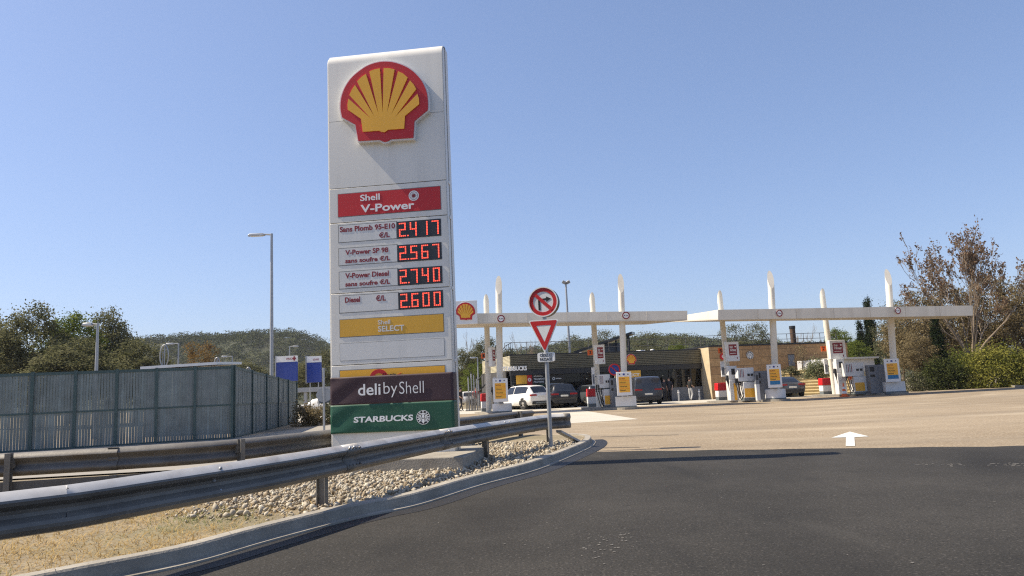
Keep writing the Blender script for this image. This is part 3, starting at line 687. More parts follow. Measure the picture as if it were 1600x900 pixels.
tree('tan_tree', 1625, 440, 64, 'tan tree cut by the right edge of the photo', .8, GD)
tree('olive_tree', 1540, 500, 70, 'grey green tree low behind the bright hedge', 1.2, GD)
tree('tan_tree', 1440, 520, 57, 'low tan bush tree between price board and cypress', 1.1, GD)

# hedges and shrubs
LF['shadehedge'] = leafmat('shaded_hedge_leaves', (0.030, 0.040, 0.014), (0.075, 0.085, 0.030), .2, 1.3)  # darker copy of the hedge leaves, shade painted into the colour
def shrub(name, label, px, Y, w_, d_, h_, lm, n=1500, leaf=.11, cat='shrub', group=None, z=0.0, stems=True):
    g = V(px, 600, Y); root = thing(name, label, cat, (g.x, g.y, z), 0, group)
    k = max(10, n // 40); d = rng.normal(size=(k, 3)); d /= np.linalg.norm(d, axis=1)[:, None]; d[:, 2] = np.abs(d[:, 2])
    c = d * rng.uniform(.55, 1.0, (k, 1)) * np.array([w_ / 2, d_ / 2, h_ * .92]); c[:, 2] += .02
    rr = min(w_, h_) * .2
    c = (c[:, None] + rng.normal(0, rr * .6, (k, 40, 3))).reshape(-1, 3); c[:, 2] = np.clip(np.abs(c[:, 2]), .02, None)
    leafquads('foliage', c, leaf * rng.uniform(.6, 1.4, len(c)), LF[lm], root)
    b = MB()
    for i in range(5):
        a = rng.uniform(0, 6.28); b.tube([(0.05 * math.cos(a), .05 * math.sin(a), -.05), (w_ * .2 * math.cos(a), d_ * .2 * math.sin(a), h_ * .6)], [.04, .012], 5)
    b.build('stem', M['trunk'], root); return root
GH = 'shrubs along the right edge'
shrub('hedge', 'big sunlit yellow green hedge at the right edge beyond the forecourt', 1560, 54, 5.6, 2.6, 3.3, 'hedge', 14000, .15, 'hedge')
shrub('hedge', 'dark shaded hedge between the last price board and the bright hedge', 1478, 54.5, 3.4, 2.4, 2.5, 'shadehedge', 9000, .14, 'hedge')
shrub('shrub', 'small rounded shrub right of the last price board', 1428, 53, 1.9, 1.4, 1.5, 'olive', 2600, .11, group=GH)
shrub('hedge', 'hedge cut off by the right edge of the photo', 1625, 53.5, 3.4, 2.0, 2.7, 'hedge', 8000, .15, 'hedge')
shrub('shrub', 'yellowish bush seen over the dark hedge', 1505, 57, 3.0, 2.0, 3.2, 'bushy', 3000, .13, group=GH)
GV = 'weedy shrubs left of the pylon'
shrub('shrub', 'brown weedy bush at the right end of the metal fence', 474, 38, 1.3, 1.0, 1.35, 'tan', 1900, .10, group=GV)
shrub('shrub', 'brown green bush around the octagonal sign post', 492, 39, 1.1, 1.0, 1.15, 'tan', 1500, .10, group=GV)
shrub('shrub', 'greener bush against the left edge of the pylon', 514, 40, 1.3, 1.0, 1.25, 'olive', 1600, .10, group=GV)
# right-hand kerb and soil beyond the apron
ke = [(p.x, p.y) for p in (G(1395, 606.5), G(1440, 606), G(1540, 604), G(1600, 606), G(1680, 609))]
sheet('soil', ke + [(70, 50), (70, 95), (10, 95), (22, 57)], .006, M['earth'])
struct(ribbon('far_kerb', smooth_path(ke, 4), [(-.12, -.02), (-.12, .15), (.03, .15), (.04, -.02)], M['kerb']))
# ================================================================== GUARD RAILS
def wbeam(P, name, label, flare=None):
    a = P[len(P) // 2]; root = thing(name, label, 'guard rail', (a[0], a[1], 0))
    prof = [(-.015, .312), (.030, .288), (.064, .256), (.072, .24), (.06, .215), (.008, .18), (.002, .155), (.008, .13), (.06, .095), (.072, .07), (.068, .045), (.04, .012), (0, 0)]
    prof = [(-s_ * 1.0 + 0, z) for s_, z in prof]
    T = np.gradient(P, axis=0); T /= np.linalg.norm(T, axis=1)[:, None]; N = np.stack([T[:, 1], -T[:, 0]], 1)
    k = len(prof); vs = []; n = len(P)
    for i in range(n):
        for lay in (0, 1):
            for s_, z in prof:
                q = P[i] + N[i] * (-s_ - (.004 if lay else 0)); vs.append((q[0] - a[0], q[1] - a[1], RZ - .31 + z))
    fs = []; mi = []
    for i in range(n - 1):
        for j in range(k - 1):
            A = i * 2 * k + j; B = (i + 1) * 2 * k + j
            fs.append((A, B, B + 1, A + 1)); fs.append((A + k, A + k + 1, B + k + 1, B + k)); mi += [1 if j < 2 else 0] * 2  # paler steel on the top flange paints its sunlight in
        for j in (0, k - 1):
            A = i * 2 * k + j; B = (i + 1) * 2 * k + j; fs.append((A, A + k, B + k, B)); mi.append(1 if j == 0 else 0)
    for i in (0, n - 1):
        for j in range(k - 1):
            A = i * 2 * k + j; fs.append((A, A + 1, A + k + 1, A + k))
    b = MB(); b.add(vs, fs); b.m = mi + [0] * (len(fs) - len(mi)); return root, b, a, N
def place_on(P, px):                # index of the rail point seen at photo column px
    best = min(range(len(P)), key=lambda i: abs(proj(Vector((P[i][0], P[i][1], RZ)))[0] - px)); return best
def proj(p):
    d = p - CAM; z = d.dot(_F); return 800 + FPX * d.dot(_R) / z, 450 - FPX * d.dot(_U) / z
def at_px(P, px):
    for i in range(len(P) - 1):
        u0, u1 = proj(Vector((*P[i], RZ)))[0], proj(Vector((*P[i + 1], RZ)))[0]
        if u0 <= px <= u1: f = (px - u0) / (u1 - u0); return P[i] * (1 - f) + P[i + 1] * f, i
    return P[-1], len(P) - 2
root, b, a, N = wbeam(NP_, 'guard_rail', 'nearest grey guard rail running from the left edge to the nose of the verge')
beam = b.build('rail_beam', [M['steel'], M['sunlit_steel']], root, smooth=20)
for px in (-560, -90, 515, 765, 862):
    q, i = at_px(NP_, px); n_ = N[i]; c = q - n_ * .10 - a; ang = math.atan2(n_[1], n_[0])
    b = MB(); b.box(c[0], c[1], VZ + .29, .10, .012, .66, ang); 
    for s_ in (-1, 1): b.box(c[0] + s_ * .05 * n_[0], c[1] + s_ * .05 * n_[1], VZ + .29, .012, .065, .66, ang)
    b.box(c[0] + n_[0] * .05, c[1] + n_[1] * .05, .60, .05, .08, .12, ang)
    b.build('rail_post', M['steel'], root)
b = MB()
for px in (333, 338, 540, 547, 693, 697, 785, 792):
    q, i = at_px(NP_, px); n_ = N[i]; 
    for dz in ((-.115, -.135) if px in (333, 693) else (-.03, -.22)):
        c = q + n_ * (.012 if dz < -.1 and dz > -.2 else .05) - a; b.lathe([(.014, -.008), (.017, 0), (.009, .012)], 8, (c[0], c[1], RZ + dz))
b.build('bolt', M['lampsteel'], root)
# overlapped joints of the beam, each with eight bolts
for px in (545, 694):
    q, i = at_px(NP_, px); n_ = N[i]; t0 = NP_[min(i + 1, len(NP_) - 1)] - NP_[i]; t0 = t0 / np.linalg.norm(t0); wq = [(-.015, .312), (.030, .288), (.064, .256), (.072, .24), (.06, .215), (.008, .18), (.002, .155), (.008, .13), (.06, .095), (.072, .07), (.068, .045), (.04, .012), (0, 0)]
    b = MB(); vs = [(q[0] - a[0] + t0[0] * s_ + n_[0] * (w_ + .004), q[1] - a[1] + t0[1] * s_ + n_[1] * (w_ + .004), RZ - .31 + z) for s_ in (-.17, .17) for w_, z in wq]; kq = len(wq)
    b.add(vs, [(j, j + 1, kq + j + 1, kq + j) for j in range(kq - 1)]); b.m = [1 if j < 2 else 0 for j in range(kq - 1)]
    o = b.build('lap_plate', [M['steel'], M['sunlit_steel']], root, smooth=50); md = o.modifiers.new('thick', 'SOLIDIFY'); md.thickness = .005; md.offset = 0
    b = MB()
    for s_ in (-.12, -.04, .04, .12):
        for w_, z in ((.058, .27), (.062, .085)): b.lathe([(.014, -.01), (.016, 0), (.008, .01)], 8, (q[0] - a[0] + t0[0] * s_ + n_[0] * (w_ + .012), q[1] - a[1] + t0[1] * s_ + n_[1] * (w_ + .012), RZ - .31 + z))
    b.build('bolt', M['dullsteel'], root)
# curled terminal and the anchor ramp at the nose
e = NP_[-1]; t_ = (NP_[-1] - NP_[-3]); t_ /= np.linalg.norm(t_); n_ = N[-1]
b = MB(); arc = [(.0, 0), (.09, .01), (.17, .05), (.21, .12), (.19, .20), (.12, .25)]
wp = [(-.015, .312), (.030, .288), (.064, .256), (.072, .24), (.06, .215), (.008, .18), (.002, .155), (.008, .13), (.06, .095), (.072, .07), (.068, .045), (.04, .012), (0, 0)]
vs = []
for s_, dd_ in arc:
    for w_, z in wp:
        f = 1 - .6 * s_ / .21; vs.append((e[0] - a[0] + t_[0] * s_ + n_[0] * (w_ * f - dd_), e[1] - a[1] + t_[1] * s_ + n_[1] * (w_ * f - dd_), RZ - .31 + z))
kk = len(wp); b.add(vs, [(i * kk + j, (i + 1) * kk + j, (i + 1) * kk + j + 1, i * kk + j + 1) for i in range(len(arc) - 1) for j in range(kk - 1)])
o = b.build('rail_terminal', M['steel'], root, smooth=60); md = o.modifiers.new('thick', 'SOLIDIFY'); md.thickness = .006
p, q = G(873, 674, .45), G(905, 689, .13); p = V(873, 672, NP_[-1][1] - .1)
b = MB(); d = Vector((q.x - p.x, q.y - p.y, 0)).normalized(); nn = Vector((-d.y, d.x, 0)) * .09; off = Vector((a[0], a[1], 0)); dn = Vector((0, 0, -.05))
b.add([p - nn - off, p + nn - off, q + nn - off, q - nn - off, p - nn - off + dn, p + nn - off + dn, q + nn - off + dn, q - nn - off + dn],
      [(0, 1, 2, 3), (7, 6, 5, 4), (0, 4, 5, 1), (1, 5, 6, 2), (2, 6, 7, 3), (3, 7, 4, 0)])
b.build('anchor_strut', M['lampsteel'], root)

FR = FP_.copy()
root, b, a, N = wbeam(FR, 'guard_rail', 'further guard rail passing behind the tall price pylon')
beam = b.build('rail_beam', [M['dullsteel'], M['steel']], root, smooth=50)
for px in (-330, 20, 370, 560, 700, 806):
    q, i = at_px(FR, px); n_ = N[i]; c = q + n_ * .12 - a; ang = math.atan2(n_[1], n_[0])
    b = MB(); b.box(c[0], c[1], VZ + .28, .09, .012, .72, ang)
    for s_ in (-1, 1): b.box(c[0] + s_ * .045 * n_[0], c[1] + s_ * .045 * n_[1], VZ + .28, .012, .07, .72, ang)
    b.box(c[0] - n_[0] * .07, c[1] - n_[1] * .07, .60, .07, .10, .12, ang)
    b.build('rail_post', M['steel'], root)
# a lower pipe along the further rail
low = [(p[0] - a[0], p[1] - a[1], .30) for p in FR]
vs = []; b = MB()
rows = [offset(FR, .03), offset(FR, .045)]
b.add([(rows[k][i][0] - a[0], rows[k][i][1] - a[1], z) for i in range(len(FR)) for k, z in ((0, .16), (1, .16), (1, .36), (0, .36))],
      [(i * 4 + j, (i + 1) * 4 + j, (i + 1) * 4 + (j + 1) % 4, i * 4 + (j + 1) % 4) for i in range(len(FR) - 1) for j in range(4)])
b.build('lower_beam', M['dullsteel'], root)

# ================================================================== PRICE PYLON
PY = Frame(V(519.5, 680, 12.93), V(709.5, 671, 12.66)); W = PY.W
pyl = thing('price_pylon', 'tall white fuel price pylon standing behind the near guard rail', 'price sign', PY.o, PY.rz)
def Z(y, side=0):                  # photo rows read on the pylon's left (0) and right (1) edge -> height
    return PY.uv(519.5 if side == 0 else 706, y)[1]
def U(px, py): return PY.uv(px, py)[0]
zt = (Z(89, 0) + PY.uv(695, 74)[1]) / 2 + .095
seam = [(PY.uv(l[0], l[1])[1] + PY.uv(r[0], r[1])[1]) / 2 for l, r in (((518, 293.6), (700, 282.6)), ((519.5, 347.5), (702, 337.5)), ((520, 458.4), (703.5, 449)), ((520, 571.4), (706.5, 562.6)))]
D_ = .42; z0 = .30
b = MB(); b.span(.012, W - .012, .03, D_, z0, zt - .26); b.span(.012, W - .012, .24, D_ - .01, z0, zt - .03); b.build('pylon_core', M['pylon_core'], pyl)
rr = .22; roll = [(.02 + rr - rr * math.cos(t), zt - .012 - rr + rr * math.sin(t)) for t in np.linspace(0, math.pi / 2, 7)]
b = MB()
for u0_, u1_ in ((W - .010, W + .014), (-.03, .01)): b.prism([(.02, z0)] + roll + [(D_ * .42, zt - .012), (D_ * .42, z0)], u0_, u1_, 'x')
for u0_, u1_ in ((W - .010, W + .014), (-.03, .01)): b.span(u0_, u1_, D_ * .62, D_ + .02, z0, zt - .012)
for zz in seam: b.span(W - .01, W + .024, D_ * .32, D_ * .62, zz - .03, zz + .03)
b.build('side_channel', M['pylon'], pyl, bevel=.006)
# cladding sheets, the top one rolls back over the crown
rr = .22; prof = [(-.0, seam[0] + .006)] + [(rr - rr * math.cos(t), zt - rr + rr * math.sin(t)) for t in np.linspace(0, math.pi / 2, 9)] + [(D_, zt), (D_, zt - .02), (rr, zt - .02), (.028, zt - rr), (.028, seam[0] + .006)]
b = MB(); b.prism(prof, -.004, W + .004, 'x'); b.build('top_panel', M['pylon'], pyl, smooth=35)
zs = [z0] + seam[::-1]
ztop4 = [z0, seam[3], seam[2], seam[1], seam[0]]
for i in range(4):
    b = MB(); b.span(-.004, W + .004, 0, .03, ztop4[i] + (.006 if i else 0), ztop4[i + 1] - .006); b.build('cladding_panel', M['pylon'], pyl, bevel=.004)
zj = (PY.uv(514.5, 188.5)[1] + PY.uv(695, 176.8)[1]) / 2
b = MB(); b.span(.0, W, -.0012, .002, zj - .003, zj + .003); b.build('sheet_joint', M['pylon_core'], pyl)

# scallop emblem, outline read from the photograph
OUT = [(275, 650), (258, 555), (180, 513), (172, 470), (172, 430), (180, 385), (200, 335), (235, 285), (280, 245), (330, 213), (385, 195), (435, 190), (490, 197), (545, 217), (590, 245), (630, 285), (655, 325), (672, 370), (678, 420), (678, 470), (600, 535), (594, 632), (462, 640), (448, 650), (430, 655), (412, 651), (397, 643)]
YEL = [(303, 600), (293, 525), (216, 472), (214, 440), (220, 408), (350, 523), (225, 387), (240, 355), (258, 328), (370, 510), (270, 308), (295, 282), (321, 264), (395, 498), (341, 250), (370, 238), (402, 232), (418, 492), (424, 230), (455, 231), (487, 238), (443, 492), (508, 249), (537, 262), (563, 285), (468, 500), (577, 302), (598, 325), (613, 352), (490, 515), (620, 380), (629, 410), (630, 440), (548, 508), (543, 582), (450, 588), (430, 603), (410, 600), (398, 594)]
def arcs(P, spans):
    out_ = []; i = 0
    starts = {s_: e_ for s_, e_ in spans}
    while i < len(P):
        if i in starts:
            e_ = starts[i]; sm = smooth_path(P[i:e_ + 1], 4); out_ += [tuple(q) for q in sm[:-1]]; i = e_
        else: out_.append(P[i]); i += 1
    return out_
OUT = arcs(OUT, [(3, 19), (22, 26)])
def zoompt(p): return 490 + p[0] * 240 / 900, 50 + p[1] * 240 / 900
EO = [PY.uv(*zoompt(p)) for p in OUT]; EY = [PY.uv(*zoompt(p)) for p in YEL]
ec = ((min(p[0] for p in EO) + max(p[0] for p in EO)) / 2, (min(p[1] for p in EO) + max(p[1] for p in EO)) / 2); es = max(p[0] for p in EO) - min(p[0] for p in EO)
NO = [((p[0] - ec[0]) / es, (p[1] - ec[1]) / es) for p in EO]; NY = [((p[0] - ec[0]) / es, (p[1] - ec[1]) / es) for p in EY]
def emblem(parent, cx, cz, size, y, th, lit='white'):
    """white backing with a red scallop border and yellow ribs, its face at y"""
    f = lambda pts, k: [(cx + p[0] * size * k, cz + p[1] * size * k) for p in pts]
    b = MB(); b.prism(f(NO, 1.035), y + th, y, 'y'); back = b.build('emblem', M[lit], parent)
    b = MB(); b.prism(f(NO, 1.0), y, y - .012 * size - .002, 'y'); b.build('emblem_border', M['red'], back)
    b = MB(); b.prism(f(NY, 1.0), y - .012 * size - .002, y - .024 * size - .004, 'y'); b.build('emblem_ribs', M['yellow'], back)
    return back
emblem(pyl, ec[0], ec[1], es, -.10, .10)

def prect(x0, y0, x1, y1, x2=None, y2=None, x3=None, y3=None):
    """photo rectangle on the pylon face: left-top, right-top, right-bottom, left-bottom -> (u0, u1, z0, z1)"""
    A = PY.uv(x0, y0); B = PY.uv(x1, y1); Cc = PY.uv(x2, y2); Dd = PY.uv(x3, y3)
    return ((A[0] + Dd[0]) / 2, (B[0] + Cc[0]) / 2, (Cc[1] + Dd[1]) / 2, (A[1] + B[1]) / 2)
def z2(x, y): return 500 + x * 220 / 900, 280 + y * 220 / 900
def z3(x, y): return 500 + x * 230 / 862, 470 + y * 230 / 862
def pr(zf, *c):
    k = [zf(c[i], c[i + 1]) for i in range(0, 8, 2)]; return prect(*k[0], *k[1], *k[2], *k[3])
def inset(name, r, m, y=-.006, fr=.012):
    """a sign panel set in the cladding with a thin shadow gap round it"""
    b = MB(); b.span(r[0] - fr, r[1] + fr, -.002, .004, r[2] - fr, r[3] + fr); o = b.build(name, M['pylon_core'], pyl)
    b = MB(); b.span(r[0], r[1], y, .002, r[2], r[3]); b.build('panel_face', M[m], o); return o
def prt(zf, x0, y0, x1, y1): # small rectangle by two corners given along the text slope
    A = PY.uv(*zf(x0, y0)); B = PY.uv(*zf(x1, y1)); return (A[0], B[0], min(A[1], B[1]), max(A[1], B[1]))
def trect(zf, xl, ytop_l, ybot_l, xr, ytop_r, ybot_r):
    a0, a1 = PY.uv(*zf(xl, ytop_l)), PY.uv(*zf(xl, ybot_l)); b0, b1 = PY.uv(*zf(xr, ytop_r)), PY.uv(*zf(xr, ybot_r))
    return ((a0[0] + a1[0]) / 2, (b0[0] + b1[0]) / 2, (a1[1] + b1[1]) / 2, (a0[1] + b0[1]) / 2)
TY = -.010
o = inset('fuel_banner_panel', pr(z2, 116, 92, 768, 52, 772, 196, 118, 236), 'red'); tag(o, 'red panel with white lettering and a small round emblem')
text('lettering', 'Shell', trect(z2, 258, 100, 140, 383, 92, 133), TY, M['letter'], o, bold=.018)
text('lettering', 'V-Power', trect(z2, 260, 158, 212, 604, 146, 192), TY, M['letter'], o, bold=.024)
c = PY.uv(*z2(600, 106)); r_ = .098 * 1.0
b = MB(); b.disc(c[0], c[1], .093, -.010, -.004); b.build('round_mark', M['letter'], o)
b = MB(); b.ring(c[0], c[1], .067, .073, -.012, -.009)
for k in range(12):
    th = k * math.pi / 6; p1 = (c[0] + .022 * math.cos(th - .2), c[1] + .022 * math.sin(th - .2)); p2 = (c[0] + .057 * math.cos(th), c[1] + .057 * math.sin(th)); p3 = (c[0] + .022 * math.cos(th + .2), c[1] + .022 * math.sin(th + .2))
    b.prism([p1, p2, p3], -.013, -.009, 'y')
b.disc(c[0], c[1], .03, -.0145, -.009, 14); b.build('round_mark', M['deepred'], o)

SEG = {'0': 'abcdef', '1': 'bc', '2': 'abged', '3': 'abgcd', '4': 'fgbc', '5': 'afgcd', '6': 'afgedc', '7': 'abc', '8': 'abcdefg', '9': 'abcdfg'}
def led(parent, r, s):
    x0, x1, za, zb = r; n = 4; cw = (x1 - x0) / n; ds = (zb - za) * .088
    digits = [ch for ch in s if ch != '.']
    def dot(x, z): b.box(x, -.0105, z, ds * .8, .006, ds * .7)
    for i, ch in enumerate(digits):
        b = MB()
        L = x0 + cw * (i + .17) + ds / 2; Rr = x0 + cw * (i + .80) - ds / 2; B = za + (zb - za) * .10 + ds / 2; T = zb - (zb - za) * .08 - ds / 2; Mz = (B + T) / 2
        seg = dict(a=((L, T), (Rr, T)), d=((L, B), (Rr, B)), g=((L, Mz), (Rr, Mz)), f=((L, Mz), (L, T)), e=((L, B), (L, Mz)), b=((Rr, Mz), (Rr, T)), c=((Rr, B), (Rr, Mz)))
        done = set()
        for sname in SEG[ch]:
            p, q = seg[sname]; k = 4 if sname in 'adg' else 5
            for j in range(k):
                f = j / (k - 1); xx, zz = p[0] + (q[0] - p[0]) * f, p[1] + (q[1] - p[1]) * f; key = (round(xx, 3), round(zz, 3))
                if key not in done: done.add(key); dot(xx, zz)
        b.build('lit_digit', M['led'], parent)
        if i == 0: b = MB(); dot(x0 + cw * .98, B); b.build('lit_point', M['led'], parent)
rows = [((120, 295, 488, 275, 488, 380, 121, 402), (492, 270, 772, 255, 776, 364, 495, 378), '2.417', [('Sans Plomb 95-E10', (127, 302, 338, 480, 284, 318)), ('€/L', (377, 340, 376, 447, 336, 371))]),
        ((122, 442, 492, 424, 493, 528, 122, 550), (496, 420, 776, 405, 780, 514, 498, 528), '2.567', [('V-Power SP 98', (162, 450, 484, 437, 438, 470)), ('sans soufre €/L', (162, 506, 536, 449, 488, 520))]),
        ((124, 592, 494, 574, 496, 678, 125, 700), (498, 570, 780, 556, 784, 665, 500, 679), '2.740', [('V-Power Diesel', (162, 600, 634, 440, 586, 620)), ('sans soufre €/L', (162, 654, 684, 449, 638, 672))]),
        ((125, 746, 500, 728, 500, 832, 126, 854), (502, 724, 786, 710, 788, 820, 504, 834), '2.600', [('Diesel', (160, 756, 790, 257, 750, 786)), ('€/L', (357, 742, 780, 421, 739, 776))])]
for a_, d_, s_, tx in rows:
    o = inset('price_panel', pr(z2, *a_), 'panel', -.004)
    for t_, rc in tx: text('lettering', t_, trect(z2, *rc), -.007, M['deepred'], o, bold=.03, depth=.003)
    r = pr(z2, *d_); b = MB(); b.span(r[0], r[1], -.008, .004, r[2], r[3]); dsp = b.build('price_display', M['ledback'], pyl); led(dsp, r, s_)
    tag(dsp, 'black display reading %s in red digits' % s_)
o = inset('shop_name_panel', pr(z3, 118, 112, 722, 79, 724, 180, 118, 212), 'ochre'); tag(o, 'mustard yellow panel with pale lettering')
text('lettering', 'Shell', trect(z3, 340, 114, 140, 412, 110, 136), TY, M['panel'], o, bold=.014)
text('lettering', 'SELECT', trect(z3, 341, 148, 182, 494, 140, 174), TY, M['panel'], o, bold=.022)
o = inset('blank_panel', pr(z3, 118, 252, 726, 220, 728, 320, 118, 352), 'panel', -.003, .006)
r = pr(z3, 118, 410, 730, 380, 732, 470, 118, 500); o = inset('restaurant_panel', r, 'yellow', -.003)
text('lettering', 'Petit', trect(z3, 360, 425, 450, 446, 420, 444), -.006, M['black'], o, shear=.35, bold=.01)
c = PY.uv(*z3(345, 458)); b = MB(); b.ring(c[0], c[1], .10, .17, -.006, -.002, 30)
b.prism([PY.uv(*z3(x, y)) for x, y in ((452, 432), (480, 420), (470, 430), (456, 440))], -.006, -.002, 'y'); b.build('red_swirl', M['red'], o)

# banner stretched round the foot of the pylon
bz1 = (PY.uv(*z3(75, 450))[1] + PY.uv(*z3(778, 418))[1]) / 2; bzm = (PY.uv(*z3(76, 612))[1] + PY.uv(*z3(780, 584))[1]) / 2; bz0 = (PY.uv(*z3(75, 778))[1] + PY.uv(*z3(780, 752))[1]) / 2
ban = thing('advertising_banner', 'maroon and green cloth banner wrapped round the foot of the price pylon', 'banner', PY.pt(0, 0, 0), PY.rz)
bu0, bu1 = -.02, W + .02
def cloth(za, zb):
    per = [(bu0, .25), (bu0, -.035)] + [(bu0 + (bu1 - bu0) * i / 40, -.035) for i in range(1, 41)] + [(bu1, .26)]
    def fn(s_, t_):
        k = min(len(per) - 2, int(s_ * (len(per) - 1))); f = s_ * (len(per) - 1) - k
        x = per[k][0] * (1 - f) + per[k + 1][0] * f; y = per[k][1] * (1 - f) + per[k + 1][1] * f; z = za + (zb - za) * t_
        wv = (.004 * math.sin(x * 3.1 + z * 5) + .008 * math.exp(-x * 2.2) * math.sin(16 * (z - bz0) - 9 * x)) * (1 if -.03 >= y - .001 else 0)
        return (x, y + wv - .008 * (y < -.03), z)
    b = MB(); b.grid(fn, 86, 16); return b
m_ = cloth(bzm, bz1).build('maroon_strip', M['maroon'], ban, smooth=50); g_ = cloth(bz0, bzm).build('green_strip', M['green'], ban, smooth=50)
for o in (m_, g_): md = o.modifiers.new('thick', 'SOLIDIFY'); md.thickness = .002; md.offset = -1
BY = -.056
text('lettering', 'deli', trect(z3, 229, 490, 556, 360, 482, 550), BY, M['letter'], m_, bold=.012)
text('lettering', 'by', trect(z3, 378, 478, 568, 458, 472, 562), BY, M['letter'], m_, bold=-.012)
text('lettering', 'Shell', trect(z3, 470, 476, 546, 612, 466, 538), BY, M['letter'], m_, bold=-.012)
text('lettering', 'STARBUCKS', trect(z3, 203, 682, 714, 550, 663, 700), BY, M['letter'], g_, bold=.03, shear=.06)
def siren(parent, cx, cz, r, y, withring=True, field='black'):
    """round emblem: white crowned figure with flowing hair on a dark disc"""
    b = MB(); b.disc(cx, cz, r, y, y + .006, 44); base = b.build('round_emblem', M[field], parent)
    b = MB(); f = lambda P: [(cx + p[0] * r, cz + p[1] * r) for p in P]; Y0, Y1 = y - .004, y
    for s_ in (-1, 1):                      # hair strands and the two raised tails
        for k in range(4):
            a0 = .30 + .10 * k; pts = []
            for t in np.linspace(0, 1, 9):
                pts.append((s_ * (a0 + .05 * math.sin(t * 9 + k)), .42 - t * (1.05 - .08 * k)))
            wd = .035; b.prism(f([(p[0] - wd, p[1]) for p in pts] + [(p[0] + wd, p[1]) for p in pts[::-1]]), Y1, Y0, 'y')
        for k in range(5):
            th = math.radians(-50 + k * 24); rr_ = .86
            P = [(s_ * rr_ * math.cos(th), rr_ * math.sin(th)), (s_ * (rr_ + .09) * math.cos(th + .16), (rr_ + .09) * math.sin(th + .16)), (s_ * (rr_ - .16) * math.cos(th + .26), (rr_ - .16) * math.sin(th + .26)), (s_ * (rr_ - .22) * math.cos(th + .08), (rr_ - .22) * math.sin(th + .08))]
            b.prism(f(P if s_ > 0 else P[::-1]), Y1, Y0, 'y')
    b.disc(cx, cz + .16 * r, .19 * r, Y0, Y1, 20, r2=.25 * r)
    b.prism(f([(-.26, .42), (-.36, .62), (-.18, .56), (-.14, .74), (0, .60), (.14, .74), (.18, .56), (.36, .62), (.26, .42)]), Y1, Y0, 'y')
    st5 = [((.16 if k % 2 == 0 else .07) * math.cos(math.pi / 2 + k * math.pi / 5), .86 + (.16 if k % 2 == 0 else .07) * math.sin(math.pi / 2 + k * math.pi / 5)) for k in range(10)]
    b.prism(f(st5), Y1, Y0, 'y')
    b.prism(f([(-.16, -.18), (.16, -.18), (.22, -.6), (0, -.9), (-.22, -.6)]), Y1, Y0, 'y')
    b.build('figure', M['letter'], base)
    if withring: b = MB(); b.ring(cx, cz, r * .965, r * 1.03, y - .003, y + .003, 44); b.build('rim', M['letter'], base)
    return base
c = PY.uv(*z3(609, 682)); siren(g_, c[0], c[1], .115, BY + .004)
# foot: blank white apron with a small red sticker
r = trect(z3, 250, 826, 842, 302, 822, 838)
b = MB(); b.span(r[0], r[1], -.004, 0, r[2], r[3]); b.build('sticker', M['deepred'], pyl)
pl = thing('sign_plinth', 'low concrete block under the price pylon behind the near rail', 'plinth', PY.pt(W / 2, 0, 0), PY.rz)
b = MB(); b.box(0, .05, .19, W + .75, 2.3, .24); b.build('concrete_block', M['kerb'], pl, bevel=.02)

# ================================================================== ROAD SIGNS
sp = V(860.5, 690, 15.2); rs = thing('road_sign_post', 'grey post with no right turn disc and yield triangle over the near rail end', 'road sign', (sp.x, sp.y, 0), R(-15))
tp = V(850, 470, 15.2); lean = -(sp.x - V(849.5, 470, 15.2).x) / (tp.z)
Zs = lambda y: V(850, y, 15.2).z
xo = lambda z: lean * z
b = MB(); b.tube([(xo(0), 0, .05), (xo(Zs(455)), 0, Zs(455))], .043, 12); b.build('post', M['lampsteel'], rs)
zc = Zs(472); k = mpp(15.2)
b = MB(); b.disc(xo(zc), zc, 23 * k, -.055, .045, 48); dd = b.build('disc_sign', M['white'], rs); tag(dd, 'white disc with red border, black right turn arrow and red bar')
b = MB(); b.ring(xo(zc), zc, 22.2 * k, 23.6 * k, -.07, .13, 48); b.build('disc_rim', M['black'], dd)
b = MB(); b.ring(xo(zc), zc, 22.0 * k, 23.7 * k, -.075, -.069, 48); b.build('disc_rim', M['letter'], dd)
b = MB(); b.ring(xo(zc), zc, 16.2 * k, 22.1 * k, -.062, -.054, 48); b.build('red_border', M['red'], dd)
A = lambda dx, dz: (xo(zc) + dx * k, zc + dz * k)
b = MB(); b.prism([A(-8, -13), A(-4.6, -13), A(-4.6, 1.6), A(5, 2.6), A(5, -.6), A(13, 4.2), A(5, 8.2), A(5, 5.6), A(-8, 4.4)], -.055, -.060, 'y'); b.build('turn_arrow', M['black'], dd)
b = MB(); b.prism([A(-15.6, 11.5), A(-11.8, 15), A(15.6, -11.5), A(11.8, -15)], -.055, -.066, 'y'); b.build('red_bar', M['red'], dd)
def rtri(cx, zt_, zb_, hw, r, n=6):
    P = [(cx - hw, zt_), (cx + hw, zt_), (cx, zb_)]; out_ = []
    for i in range(3):
        p = Vector(P[i]); q0 = (Vector(P[i - 1]) - p).normalized(); q1 = (Vector(P[(i + 1) % 3]) - p).normalized(); ang = q0.angle(q1) / 2; bis = (q0 + q1).normalized()
        c_ = p + bis * (r / math.sin(ang)); t0 = p + q0 * (r / math.tan(ang)); t1 = p + q1 * (r / math.tan(ang)); v0, v1 = t0 - c_, t1 - c_
        for j in range(n + 1): v = v0.lerp(v1, j / n); out_.append(tuple(c_ + v.normalized() * r))
    return out_
ty, by = Zs(500), Zs(553); xc = xo(Zs(520)) - .01
b = MB(); b.prism(rtri(xc, ty, by, 24.5 * k, .03), -.045, -.075, 'y'); tri = b.build('triangle_sign', M['letter'], rs); tag(tri, 'white yield triangle pointing down with a red border')
